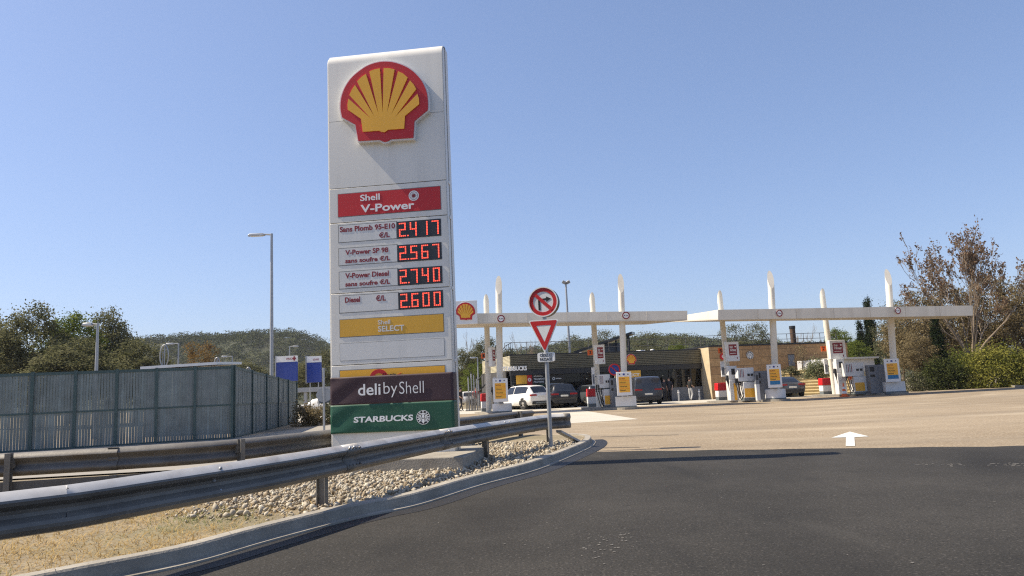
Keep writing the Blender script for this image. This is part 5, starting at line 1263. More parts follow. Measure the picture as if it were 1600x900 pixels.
# traffic cone
A, _ = local(1319.5, 618, 47.6); cn = thing('traffic_cone', 'red and white traffic cone in front of the last wide pump', 'traffic cone', A)
b = MB(); b.box(0, 0, .03, .44, .44, .05); b.lathe([(.17, .055), (.15, .20)], 20); b.lathe([(.115, .36), (.09, .50)], 20); b.lathe([(.06, .64), (.035, .86), (.03, .88)], 20); b.build('cone_body', M['orange'], cn, smooth=40)
b = MB(); b.lathe([(.149, .201), (.116, .359)], 20); b.lathe([(.089, .501), (.061, .639)], 20); b.build('white_band', M['white'], cn, smooth=40)

# ================================================================== SHOP
SH = Frame(V(799, 600, 54.0), V(1112, 600, 58.8)); SW = SH.W; hp, hb, hf = 3.86, 2.42, 2.80
shop = thing('shop_building', 'low dark shop with ribbed olive fascia and long glass front', 'shop', SH.o, SH.rz)
b = MB()
for i in range(8):
    z_ = hf + (hp - hf) * i / 8; b.span(0, SW, -.09, .03, z_ + .028, z_ + (hp - hf) / 8 - .005)
b.build('cladding', M['clad'], shop)
b = MB(); b.span(0, SW, -.012, .06, hf, hp); b.build('backing', M['dark'], shop)  # black so that shade is painted into the gaps between ribs
b = MB()
for i in range(11):
    z_ = hf + (hp - hf) * i / 11; b.span(-.06, -.002, -.04, 8.0, z_ + .012, z_ + (hp - hf) / 11 - .012)
b.build('sunlit_end_cladding', mat('sunlit_end_cladding', (.44, .40, .28), .6, 0, .1, 2), shop)  # far paler than the front cladding, sunlight painted into its colour
b = MB(); b.span(-.08, SW, -.10, .1, hp + .004, hp + .09); b.span(-.09, SW, -.16, .06, hb, hf - .006); b.build('dark_trim', M['dark'], shop)
b = MB(); b.span(.0, SW, .1, 9, hp - .12, hp - .02); b.build('roof', M['slate'], shop)
b = MB(); b.span(.05, SW, 6.0, 6.2, 0, hf); b.span(-.05, .04, 1.2, 8.5, 0, hf - .01); b.span(0, SW, .06, 6, hf - .08, hf); b.span(0, SW, .3, 6, .003, .02); b.build('wall', M['interior'], shop)
nb = 9
edges = [SW * i / nb for i in range(nb + 1)]
for i in range(nb):
    u0, u1 = edges[i] + .04, edges[i + 1] - .04
    b = MB(); b.span(u0, u1, .10, .12, .12 if i not in (6,) else .03, hb - .02); w_ = b.build('window', M['glass'], shop)
    b = MB(); b.span(u0 - .04, u0 + .02, .06, .16, .0, hb); b.span(u0, u1, .06, .16, 0, .11); b.span(u0, u1, .07, .15, hb - .5, hb - .46); b.build('frame', M['dark'], w_)
b = MB(); b.span(edges[7], SW - .3, -.02, .055, .02, 1.02); b.build('low_panel', M['pumpgrey'], shop)
# lit lamps within, shelves and counters
for k in range(15):
    u = .8 + (SW - 1.6) * (k + .3 * float(rng.random())) / 15; y_ = float(rng.choice([1.2, 2.6, 4.0])); z_ = hf - .25 if k % 2 else 1.55 + .5 * float(rng.random())
    p = SH.pt(u, -y_, z_); lp = thing('ceiling_lamp', 'small lit lamp inside the dark shop front', 'lamp', p, 0, 'small lit lamps inside the shop'); b = MB(); b.lathe([(.02, .05), (.055, .0), (.02, -.05)], 10); b.build('bulb', M['lamp'], lp); b = MB(); b.tube([(0, 0, .05), (0, 0, max(.08, hf - .1 - z_))], .008, 4); b.build('cord', M['black'], lp)
for k in range(7):
    u = 1.2 + k * 2.1; p = SH.pt(u, -float(rng.uniform(1.6, 4.5))); sf = thing('shelf_unit', 'dim shelf unit inside the shop behind the glass', 'shelf', p, SH.rz, 'shelf units inside the shop')
    b = MB(); b.span(-.5, .5, 0, .04, 0, 1.5)
    for j in range(4): b.span(-.5, .5, -.3, 0, .2 + .4 * j, .23 + .4 * j)
    b.build('shelf', M['interior'], sf)
    for j in range(8):
        b = MB(); b.box(-.42 + .12 * j, -.15, .35 + .4 * (j % 3), .1, .15, float(rng.uniform(.15, .28))); b.build('packet', [M['deepred'], M['ochre'], M['white'], M['green'], M['blue']][int(rng.integers(5))], sf)
def onwall(F, px, py, off=0.0): return F.uv(px, py, off)
# fascia lettering
u0, z0_ = onwall(SH, 786, 580, .2); u1, z1_ = onwall(SH, 823, 571.5, .2)
ls = thing('shop_lettering', 'white shop name letters on the dark band at the left end of the shop', 'lettering', SH.pt(0, .19), SH.rz)
text('lettering', 'STARBUCKS', (u0, u1, z0_, z1_), -.03, M['letter'], ls, bold=.045, depth=.05)
u, z = onwall(SH, 985.5, 561.5, .1); es_ = thing('wall_emblem', 'scallop emblem mounted on the olive fascia above the dark van', 'emblem', SH.pt(u, .17, z), SH.rz); emblem(es_, 0, 0, 17.5 * mpp(56), -.02, .08)
u0, z0_ = onwall(SH, 962, 592, .25); u1, z1_ = onwall(SH, 1001, 578.5, .25)
ys_ = thing('shop_sign', 'mustard shop sign partly hidden behind the second tall column', 'sign', SH.pt(0, .22), SH.rz)
b = MB(); b.span(u0, u1, -.02, .05, z0_, z1_); b.build('panel', M['ochre'], ys_); text('lettering', 'SELECT', (u0 + (u1 - u0) * .28, u0 + (u1 - u0) * .95, z0_ + (z1_ - z0_) * .25, z0_ + (z1_ - z0_) * .62), -.026, M['letter'], ys_, bold=.03)
# posters on the left windows
def poster(name, x0, x1, y0, y1, m, label, words=None, tm='letter'):
    a0 = onwall(SH, x0, y1, -.06); a1 = onwall(SH, x1, y0, -.06); root = thing(name, label, 'poster', SH.pt(0, -.05), SH.rz)
    b = MB(); b.span(a0[0], a1[0], -.008, .004, a0[1], a1[1]); o = b.build('sheet', M[m], root)
    if words:
        n = len(words); H = a1[1] - a0[1]; Wd = a1[0] - a0[0]
        for k, s_ in enumerate(words): text('lettering', s_, (a0[0] + Wd * .1, a0[0] + Wd * (.3 + .6 * len(s_) / max(map(len, words))), a1[1] - H * (k + .85) / n, a1[1] - H * (k + .25) / n), -.012, M[tm], root, bold=.02)
    return root
poster('window_poster', 806.5, 823, 585, 600.5, 'ochre', 'mustard yellow poster in the left shop window above the white car')
o = poster('window_poster', 824, 831, 585, 602, 'red', 'narrow red poster right of the mustard poster')
a0 = onwall(SH, 827.3, 593.5, -.06); b = MB(); b.ring(a0[0], a0[1], .06, .13, -.014, -.007, 20); b.build('round_mark', M['letter'], o)
poster('window_poster', 832, 853, 585, 599, 'dark', 'dark poster with three lines of white words beside the road sign post', ['SAISON,', 'TELLEMENT', 'PROTEINE'])
poster('window_poster', 841, 850, 600, 612, 'green', 'green poster low behind the road sign post')
o = poster('window_poster', 858, 881, 583, 597, 'black', 'black poster with a white round mark above the black car')
a0 = onwall(SH, 865, 591.5, -.06); b = MB(); b.ring(a0[0], a0[1], .06, .11, -.014, -.007, 20); b.build('round_mark', M['letter'], o); text('lettering', 'costa', (a0[0] + .16, a0[0] + .62, a0[1] - .06, a0[1] + .06), -.012, M['panel'], o) if False else None
b = MB(); b.span(a0[0] + .16, a0[0] + .60, -.014, -.007, a0[1] - .03, a0[1] + .03); b.build('text_line', M['panel'], o)
o = poster('window_poster', 858, 880.5, 598.5, 606, 'panel', 'pale strip of three pictures above the black car')
for k in range(3):
    a0 = onwall(SH, 859.5 + 7.2 * k, 605, -.06); a1 = onwall(SH, 864.8 + 7.2 * k, 600, -.06); b = MB(); b.span(a0[0], a1[0], -.012, -.007, a0[1], a1[1]); b.build('picture', M['pumpgrey'], o)
# sandstone wing
ST = Frame(V(1112, 600, 57.3), V(1330, 600, 60.6)); hs = 4.0
wing = thing('stone_building', 'sandstone block building with dark coping right of the glass shop front', 'building', ST.o, ST.rz)
b = MB(); b.span(0, ST.W, 0, 6, -.1, hs); b.build('wall', M['sandstone'], wing)
b = MB(); b.span(-.05, ST.W + .05, -.06, 6.05, hs + .003, hs + .13); b.build('coping', M['dark'], wing)
b = MB(); u0, z0_ = onwall(ST, 1232.5, 572); u1, z1_ = onwall(ST, 1240.5, 554.5); b.span(u0, u1, -.03, .02, z0_, z1_); dr = b.build('door', M['pumpgrey'], wing); b = MB(); b.span(u0 - .05, u1 + .05, -.02, .02, z1_ + .003, z1_ + .06); b.build('frame', M['dark'], dr)
b = MB(); b.span(-.03, -.004, .0, 1.7, -.1, hs - .02); b.build('side_wall', mat('sunlit_end_stone', (.52, .42, .27), .85, 0, .1, 2), wing)  # end face paler than the blocks, sunlight painted into its colour
u, z = onwall(ST, 1171.5, 555.3, .05); we = thing('wall_emblem', 'round black and white emblem on the sandstone wall', 'emblem', ST.pt(u, .06, z), ST.rz); siren(we, 0, 0, 6.0 * mpp(57), -.03)
u, z = onwall(ST, 1129.5, 557, .05); ro = thing('round_wall_sign', 'round dark red sign on the sandstone wall behind the third rear column', 'sign', ST.pt(u, .06, z), ST.rz)
b = MB(); b.disc(0, 0, 5.2 * mpp(56), -.02, .04, 24); b.build('plate', M['red'], ro); b = MB(); b.ring(0, 0, .05, .1, -.027, -.019, 16); b.build('round_mark', M['letter'], ro)
# parapet railing along the roofs
def railing(F, u0, u1, off, z0, z1, n, label):
    root = thing('roof_railing', label, 'railing', F.pt(u0, off), F.rz, 'roof railings'); L = u1 - u0
    for k in range(2): b = MB(); z_ = z0 + (z1 - z0) * (1, .5)[k]; b.tube([(0, 0, z_), (L, 0, z_)], .022, 6); b.build('handrail', M['dullsteel'], root)
    for i in range(n + 1): b = MB(); b.tube([(L * i / n, 0, z0 - .05), (L * i / n, 0, z1)], .022, 6); b.build('baluster', M['dullsteel'], root)
railing(SH, -.2, SW, -.6, hp, hp + 1.0, 10, 'thin dark railing along the flat roof of the glass fronted shop')
railing(ST, 0, ST.W, -1.2, hs + .1, hs + .95, 8, 'thin dark railing along the roof of the sandstone building')
# stair-like railing at the left end of the shop
root = thing('stair_railing', 'dark iron stair railing rising at the left end of the shop', 'railing', V(770, 600, 60) * 1, 0); root.location.z = 0
pts = [V(742, 598, 60), V(768, 572, 60), V(789, 541, 60), V(800, 535, 60)]
b = MB(); b.tube([p - root.location for p in pts], .035, 6); b.build('handrail', M['dark'], root)
for i in range(13):
    f = i / 12 * 3; k = min(2, int(f)); p = pts[k].lerp(pts[k + 1], f - k) - root.location; b = MB(); b.tube([p, (p.x, p.y, max(0, p.z - 1.1 - (0 if p.z < 3 else .0)))], .02, 5); b.build('baluster', M['dark'], root)
b = MB(); b.tube([p - root.location - Vector((0, 0, .95)) for p in pts], .06, 6)
b.build('stringer', M['dark'], root)
# sloping solar roof on posts
so_ = thing('solar_roof', 'dark sloping solar roof on posts above the shop', 'solar roof', SH.pt(5, -6)); so_.location.z = 0
P = [V(896, 549, 61.5), V(987, 518, 63.5), V(992, 519, 67), V(905, 549, 66)]; P = [p - so_.location for p in P]
b = MB(); b.add(P + [p - Vector((0, 0, .22)) for p in P], [(0, 1, 2, 3), (7, 6, 5, 4)] + [(i, (i + 1) % 4, 4 + (i + 1) % 4, 4 + i) for i in range(4)]); b.build('panel', M['slate'], so_)
for px, y0 in ((981, 522), (962, 528), (932, 539)):
    p = V(px, y0, 64) - so_.location; b = MB(); b.box(p.x, p.y, p.z / 2 + 1.8, .22 if px == 981 else .12, .2, p.z - 3.6); b.build('post', M['dark'], so_)
p0, p1 = V(945, 538, 64.5) - so_.location, V(969, 532, 64.5) - so_.location
b = MB(); b.span(p0.x, p1.x, p0.y, p0.y + .2, 3.85, p1.z - .2); b.build('back_wall', M['pumpgrey'], so_)
def rooftop(px, py, Y, w_, h_, label): 
    p = V(px, py, Y); root = thing('roof_vent', label, 'vent', (p.x, p.y, hp - .02), 0, 'small vents on the shop roof'); H = max(.2, p.z - hp + .02)
    b = MB(); b.lathe([(w_ * .5, 0), (w_ * .5, H * .7)], 12); b.build('pipe', M['lampsteel'], root); b = MB(); b.lathe([(w_ * .8, H * .7), (w_ * .7, H * .9), (.02, H)], 12); b.build('cowl', M['white'], root, smooth=50)
rooftop(1019, 545.5, 59, .22, .3, 'small white vent on the shop roof below the widest olive tree'); rooftop(1001, 549, 58, .5, .2, 'low white dome on the shop roof right of the solar roof'); rooftop(907, 551, 57, .22, .2, 'small white vent on the shop roof right of the yield sign'); rooftop(806, 555.5, 56, .2, .2, 'small white vent at the left end of the shop roof')
p = V(1237.5, 510, 66); ch = thing('chimney', 'rusty brown chimney pipe above the sandstone roof', 'chimney', (p.x, p.y, hs - .1)); b = MB(); b.tube([(0, 0, 0), (0, 0, p.z - hs + .1)], .24, 14); b.build('pipe', mat('rust_pipe', (.09, .055, .035), .8, .2, .3, 4), ch, smooth=50); b = MB(); b.lathe([(.27, p.z - hs - .1), (.27, p.z - hs + .14)], 14); b.build('cap', M['dark'], ch)
# flood-light mast behind the shop
p = V(884, 442, 72); fm = thing('floodlight_mast', 'slender mast with two floodlights behind the shop roof', 'street lamp', (p.x, p.y, 0))
b = MB(); b.tube([(0, 0, 0), (0, 0, p.z)], [.16, .09], 10); b.build('pole', M['lampsteel'], fm, smooth=50)
for dx, ry_ in ((-.18, .5), (.22, -.5)): b = MB(); b.box(dx, -.1, p.z + .05, .36, .2, .3, ry=ry_, rx=.4); b.build('floodlight', M['lampsteel'], fm, bevel=.02)
# terraces, planter, bushes before the sandstone wall
TR = Frame(V(1212, 600, 57.0), V(1312, 600, 54.4)); te = thing('terrace_steps', 'pale stone terrace steps behind the dark sedan', 'steps', TR.o, TR.rz)
for k in range(9):
    b = MB(); b.span(0, TR.W + 1.2, .15 * k, .15 * k + .6, .215 * k + (.0 if k else -.05) - (.2 if k else 0), .215 * (k + 1) - .055); st_k = b.build('step', M['terrace'], te)
    b = MB(); b.span(-.02, TR.W + 1.22, .15 * k - .06, .15 * k + .6, .215 * (k + 1) - .052, .215 * (k + 1)); b.build('tread', M['terrace'], te)
u0, z0_ = TR.uv(1249, 582, -1.9); u1, z1_ = TR.uv(1291, 562, -1.9); pn = thing('planter', 'white planter box above the terrace steps', 'planter', TR.pt((u0 + u1) / 2, -1.9, 0), TR.rz); hw = (u1 - u0) / 2
b = MB(); b.span(-hw, hw, -.4, .4, 1.9, z1_); b.build('box', M['white'], pn, bevel=.02); b = MB(); b.span(-hw + .06, hw - .06, -.34, .34, z1_ + .003, z1_ + .03); b.build('soil', M['tar'], pn)
p = V(1250, 548, 57.0); 
def sapling(name, label, px, ytop, Y, zb, lm, n, wid):
    p = V(px, ytop, Y); root = thing(name, label, 'plant', (p.x, p.y, zb)); H = p.z - zb; b = MB(); b.tube([(0, 0, -.05), (.04, 0, H * .5), (0, 0, H * .9)], [.04, .03, .012], 6)
    for i in range(6): a = rng.uniform(0, 6.28); b.tube([(0.02, 0, H * (.4 + .08 * i)), (wid * math.cos(a), wid * math.sin(a), H * (.55 + .08 * i))], [.015, .006], 4)
    b.build('stem', M['trunk'], root); c = np.stack([rng.normal(0, wid * .55, n), rng.normal(0, wid * .55, n), H * rng.uniform(.42, 1.0, n)], 1); leafquads('foliage', c, .11 * rng.uniform(.6, 1.3, n), LF[lm], root)
sapling('young_tree', 'slim young tree with yellowish leaves before the sandstone wall', 1250, 540, 57.2, 1.5, 'tan', 420, .55)
shrub('shrub', 'spiky small shrub at the top of the terrace steps', 1237, 57.0, 1.5, .8, .95, 'olive', 700, .12, z=1.5)
LF['paleolive'] = leafmat('pale_olive_leaves', (0.13, 0.15, 0.075), (0.24, 0.25, 0.145), .3, 1.5)
ob = shrub('olive_bush', 'round grey green bush before the terrace steps left of the last red topped bin', 1279, 53.4, 2.0, 1.5, 1.45, 'paleolive', 4200, .10, 'bush', z=1.22)
b = MB(); b.tube([(.75, 0, -1.25), (.55, .05, -.6), (.2, 0, .05), (0, 0, .5)], [.09, .08, .06, .03], 7); b.build('trunk', M['trunk'], ob)
# white kiosk roof behind the last pumps
KI = Frame(V(1316, 600, 56.5), V(1373, 600, 58.0)); u0, z0_ = KI.uv(1322, 575); u1, z1_ = KI.uv(1370, 558)
ki = thing('kiosk', 'white walled kiosk with a thin pale roof behind the last wide pump', 'kiosk', KI.o, KI.rz)
b = MB(); b.span(.2, KI.W - .2, 0, 2.2, 0, z1_ - .1); b.build('wall', M['white'], ki); b = MB(); b.span(-.45, KI.W, -.3, 2.4, z1_ - .09, z1_ + .05); b.build('roof', M['cream'], ki)
b = MB(); b.span(KI.W * .5, KI.W - .25, -.02, .004, 1.0, z1_ - 1.1)
for k in range(6): b.span(KI.W * .5, KI.W - .25, -.035, -.021, 1.0 + .12 * k, 1.07 + .12 * k)
b.build('louvre', M['terrace'], ki)
# no-parking disc
p = V(960, 577.5, 49.5); npk = thing('no_parking_sign', 'round blue no parking sign with red rim left of the second tall column', 'road sign', (p.x, p.y, 0)); r = 9.3 * mpp(49.5)
b = MB(); b.disc(0, p.z, r, -.02, .02, 32); dd = b.build('disc', M['blue'], npk); b = MB(); b.ring(0, p.z, r * .78, r, -.035, -.018, 32); b.build('red_rim', M['red'], dd)
b = MB(); b.box(0, -.027, p.z, r * 1.7, .01, r * .17, ry=R(45)); b.build('red_bar', M['red'], dd); b = MB(); b.tube([(0, .05, 0), (0, .05, p.z)], .035, 8); b.build('post', M['lampsteel'], npk)
# bollards
for k, (px, nm) in enumerate(((1027, 'nearest the dark van'), (1060, 'left of the person in pale trousers'), (1092, 'right of the person in pale trousers'))):
    g = SH.pt(SH.uv(px, 610, 1.6)[0], 1.6); bo = thing('bollard', 'pale steel bollard before the shop front, ' + nm, 'bollard', g, 0, 'bollards before the shop'); b = MB(); b.lathe([(.075, 0), (.075, .80), (.06, .835), (.01, .85)], 14); b.build('tube', M['lampsteel'], bo, smooth=50); b = MB(); b.lathe([(.078, .62), (.078, .70)], 14); b.build('band', M['white'], bo)

# ================================================================== CARS
def car(name, label, loc, rz, st, paint, Wd, wheels, glass, extras, group='cars parked by the shop', wr=.34):
    """st: stations (y, half width, bottom, belt, top, half width of the roof) from the tail to the nose"""
    root = thing(name, label, 'car', loc, rz, group); st = np.array(st, float)
    dense = []; n = len(st)
    for i in range(n - 1):
        p0, p1, p2, p3 = st[max(i - 1, 0)], st[i], st[i + 1], st[min(i + 2, n - 1)]
        for j in range(4):
            t = j / 4; lin = p1 * (1 - t) + p2 * t; c = .5 * ((2 * p1) + (-p0 + p2) * t + (2 * p0 - 5 * p1 + 4 * p2 - p3) * t * t + (-p0 + 3 * p1 - 3 * p2 + p3) * t ** 3); q = lin * .45 + c * .55; q[0] = lin[0]; dense.append(q)
    dense.append(st[-1]); dn = np.array(dense)
    def ring(s):
        y, w_, zb, be, tp, wt = s; h = be - zb; g_ = max(tp - be, .0); wm = .97 * w_
        return [(0, y, zb), (.80 * w_, y, zb), (.95 * w_, y, zb + .16 * h), (w_, y, zb + .5 * h), (.985 * w_, y, zb + .82 * h), (wm, y, be), (wm + (wt - wm) * .5, y, be + g_ * .5), (wt, y, be + g_ * .86), (wt * .9, y, be + g_ * .97), (wt * .5, y, tp + .012), (0, y, tp + .02)]
    H = np.array([ring(s) for s in dn]); k = H.shape[1]
    def S_(si, vi, sgn=1, off=0.0):
        f = si * 4; i0 = int(min(len(H) - 2, max(0, math.floor(f)))); a = f - i0; j0 = int(min(k - 2, max(0, math.floor(vi)))); c = vi - j0
        P = (H[i0, j0] * (1 - a) * (1 - c) + H[i0 + 1, j0] * a * (1 - c) + H[i0, j0 + 1] * (1 - a) * c + H[i0 + 1, j0 + 1] * a * c)
        du = H[i0 + 1, j0] - H[i0, j0]; dv = H[i0, j0 + 1] - H[i0, j0]; nn = np.cross(du, dv); l = np.linalg.norm(nn); nn = -nn / l if l > 0 else nn
        if nn[0] < 0 and P[0] > .05 and abs(nn[0]) > abs(nn[2]): nn = -nn
        if nn[2] < 0 and vi > 6: nn = -nn
        P = P + nn * off; return (P[0] * sgn, P[1], P[2])
    vs = []; m_ = 2 * k - 2
    for i in range(len(H)): vs += [tuple(q) for q in H[i]] + [(-q[0], q[1], q[2]) for q in H[i][-2:0:-1]]
    fs = [(i * m_ + j, i * m_ + (j + 1) % m_, (i + 1) * m_ + (j + 1) % m_, (i + 1) * m_ + j) for i in range(len(H) - 1) for j in range(m_)]
    fs += [tuple(range(m_)), tuple((len(H) - 1) * m_ + j for j in range(m_))]
    b = MB(); b.add(vs, fs); body = b.build('body', paint, root, smooth=40)
    for (s0, s1, v0, v1, both, nm) in glass:
        for sg in ((1, -1) if both else (1,)):
            b = MB(); 
            if both: b.grid(lambda a, c: S_(s0 + (s1 - s0) * (a + (.0 if c < .5 else 0)), v0 + (v1 - v0) * c, sg, .012), 6, 3)
            else: b.grid(lambda a, c: S_(s0 + (s1 - s0) * c, v0 + (10 - v0) * (1 - abs(2 * a - 1)), 1 if a < .5 else -1, .014), 12, 4)
            b.build(nm, M['carglass'], root)
    for (wy, wx) in wheels:
        for sg in (1, -1):
            b = MB(); pr_ = [(wr * .62, -.11), (wr * .95, -.11), (wr, -.07), (wr, .07), (wr * .95, .11), (wr * .62, .11)]
            n_ = 28; vs2 = [(sg * (wx) + p[1], wy + p[0] * math.cos(2 * math.pi * j / n_), wr + p[0] * math.sin(2 * math.pi * j / n_)) for p in pr_ for j in range(n_)]
            fs2 = [(i * n_ + j, i * n_ + (j + 1) % n_, ((i + 1) % 6) * n_ + (j + 1) % n_, ((i + 1) % 6) * n_ + j) for i in range(6) for j in range(n_)]
            b.add(vs2, fs2); wh = b.build('wheel', M['tyre'], root, smooth=40)
            b = MB(); xx = sg * (wx + .075)
            for q in range(5):
                th = q * 2 * math.pi / 5 + .3; b.box(xx, wy + math.cos(th) * wr * .34, wr + math.sin(th) * wr * .34, .03, wr * .16, wr * .62, rx=th - math.pi / 2 + math.pi)
            b.build('rim', M['alloy'], wh)
            b = MB(); n_ = 24; vs3 = [(sg * (wx - .02), wy + wr * .6 * math.cos(2 * math.pi * j / n_), wr + wr * .6 * math.sin(2 * math.pi * j / n_)) for j in range(n_)]; b.add(vs3, [tuple(range(n_))]); b.build('hub_disc', M['black'], wh)
            b = MB(); vs4 = []; w0 = Wd * .985
            for r_ in (wr + .075, wr * .5):
                for j in range(17): a = math.pi * j / 16; vs4.append((sg * (w0 + .012), wy + r_ * math.cos(a), wr + r_ * math.sin(a) - .03))
            b.add(vs4, [(j, j + 1, 18 + j, 17 + j) for j in range(16)]); b.build('wheel_arch', M['black'], root)
    for (nm, m, bx) in extras:
        b = MB(); b.span(*bx); b.build(nm, m, root, bevel=.012)
    return root
def shell_(L, Wd, H, kind):
    h = L / 2
    if kind == 'suv': return [(-h, .80 * Wd, .46, .92, .94, .74 * Wd), (-h + .06, .92 * Wd, .36, 1.02, 1.08, .76 * Wd), (-h + .22, .97 * Wd, .30, 1.07, 1.22, .72 * Wd), (-h + .55, Wd, .28, 1.07, H - .10, .71 * Wd), (-h + .95, Wd, .27, 1.05, H - .02, .72 * Wd), (-.3, Wd, .26, 1.0, H, .73 * Wd), (.45, Wd, .26, .98, H - .05, .72 * Wd), (.95, Wd, .26, .98, H - .34, .70 * Wd), (1.35, Wd, .27, .97, 1.06, .74 * Wd), (h - .45, .97 * Wd, .28, .90, .97, .74 * Wd), (h - .12, .86 * Wd, .32, .78, .82, .66 * Wd), (h, .72 * Wd, .36, .66, .68, .55 * Wd)]
    if kind == 'sedan': return [(-h, .80 * Wd, .42, .86, .88, .70 * Wd), (-h + .08, .92 * Wd, .32, .96, 1.0, .72 * Wd), (-h + .55, .98 * Wd, .26, .97, 1.04, .70 * Wd), (-h + 1.0, Wd, .24, .95, H - .18, .66 * Wd), (-h + 1.5, Wd, .24, .93, H - .02, .66 * Wd), (-.1, Wd, .24, .92, H, .67 * Wd), (.5, Wd, .24, .92, H - .10, .66 * Wd), (.95, Wd, .24, .92, H - .33, .68 * Wd), (1.3, Wd, .24, .91, .99, .74 * Wd), (h - .45, .97 * Wd, .26, .84, .90, .74 * Wd), (h - .12, .86 * Wd, .28, .72, .75, .66 * Wd), (h, .72 * Wd, .32, .60, .62, .55 * Wd)]
    if kind == 'hatch': return [(-h, .82 * Wd, .40, .84, .86, .74 * Wd), (-h + .05, .93 * Wd, .30, .96, 1.02, .78 * Wd), (-h + .16, .98 * Wd, .26, .98, 1.18, .76 * Wd), (-h + .42, Wd, .25, .97, H - .06, .74 * Wd), (-h + .9, Wd, .24, .95, H, .75 * Wd), (-.2, Wd, .24, .93, H, .76 * Wd), (.35, Wd, .24, .92, H - .12, .74 * Wd), (.7, Wd, .24, .92, H - .36, .74 * Wd), (1.0, Wd, .24, .91, .99, .78 * Wd), (h - .4, .97 * Wd, .26, .84, .90, .76 * Wd), (h - .1, .86 * Wd, .28, .72, .75, .66 * Wd), (h, .72 * Wd, .32, .60, .62, .55 * Wd)]
    return [(-h, .94 * Wd, .36, 1.05, H - .16, .82 * Wd), (-h + .05, .98 * Wd, .32, 1.08, H - .07, .86 * Wd), (-h + .3, Wd, .30, 1.08, H, .88 * Wd), (-1.0, Wd, .28, 1.08, H + .02, .88 * Wd), (0, Wd, .28, 1.06, H + .02, .88 * Wd), (.7, Wd, .28, 1.05, H - .02, .87 * Wd), (1.1, Wd, .28, 1.05, H - .22, .84 * Wd), (1.55, Wd, .28, 1.04, 1.28, .84 * Wd), (1.9, Wd, .28, 1.0, 1.08, .80 * Wd), (h - .35, .97 * Wd, .28, .94, 1.0, .78 * Wd), (h - .1, .88 * Wd, .30, .80, .84, .7 * Wd), (h, .76 * Wd, .34, .66, .68, .6 * Wd)]
CP = dict(white=mat('white_paint', (.74, .73, .70), .22, 0, .02, coat=.25), black=mat('black_paint', (.010, .012, .018), .3, 0, .02, coat=.15), grey=mat('grey_paint', (.09, .10, .11), .25, .2, .02, coat=.25), van=mat('van_paint', (.035, .038, .048), .3, .1, .03, coat=.5), sedan=mat('sedan_paint', (.07, .075, .085), .22, .3, .02, coat=.25))
def carpos(px, Y): p = V(px, 600, Y); return (p.x, p.y, 0)
def rear(h, W_, z, plate_z, low=True):
    e = [('tail_light', M['tail'], (-.93 * W_, -.42 * W_, -h - .02, -h + .14, z - .05, z + .06)), ('tail_light', M['tail'], (.42 * W_, .93 * W_, -h - .02, -h + .14, z - .05, z + .06)), ('number_plate', M['plate'], (-.26, .26, -h - .035, -h - .0, plate_z - .055, plate_z + .055))]
    if low: e.append(('bumper', M['black'], (-.80 * W_, .80 * W_, -h - .035, -h + .06, .34, .56)))
    return e
G1 = [(1.25, 2.95, 8.15, 10, False, 'rear_window')]
car('white_suv', 'white car parked tail out left of the road sign post', carpos(815, 53.2), R(34), shell_(4.7, .97, 1.66, 'suv'), CP['white'], .97, [(-1.42, .86), (1.42, .86)], G1 + [(3.0, 5.0, 5.25, 7.1, True, 'side_window'), (5.1, 6.9, 5.25, 7.1, True, 'side_window')], rear(2.35, .97, .97, .90) + [('exhaust_trim', M['plinth'], (-.5, .5, -2.40, -2.36, .40, .50))], wr=.38)
car('black_suv', 'black car seen squarely from behind right of the road sign post', carpos(874.5, 53.6), R(4), shell_(4.6, .95, 1.68, 'suv'), CP['black'], .95, [(-1.4, .84), (1.4, .84)], G1 + [(3.0, 5.0, 5.25, 7.1, True, 'side_window')], rear(2.3, .95, .95, .84), wr=.36)
car('hatchback', 'small grey hatchback with pale roof behind the second red topped bin', carpos(917, 55.2), R(22), shell_(3.9, .84, 1.5, 'hatch'), CP['grey'], .84, [(-1.2, .76), (1.2, .76)], [(1.1, 2.9, 8.1, 10, False, 'rear_window'), (3.0, 4.9, 5.25, 7.1, True, 'side_window')], rear(1.95, .84, .92, .72), wr=.31)
car('van', 'dark grey van behind the second price board', carpos(1002, 52.0), R(1), shell_(4.9, .96, 1.86, 'van'), CP['van'], .96, [(-1.5, .86), (1.5, .86)], [(4.0, 5.6, 5.3, 7.0, True, 'side_window')], rear(2.45, .96, 1.0, .72), wr=.34)
car('sedan', 'dark grey sedan before the terrace steps right of the third tall column', carpos(1223, 54.8), R(-3), shell_(4.7, .93, 1.45, 'sedan'), CP['sedan'], .93, [(-1.4, .83), (1.4, .83)], [(2.05, 3.7, 8.1, 10, False, 'rear_window'), (3.4, 5.2, 5.25, 7.1, True, 'side_window')], rear(2.35, .93, .88, .70), wr=.34)

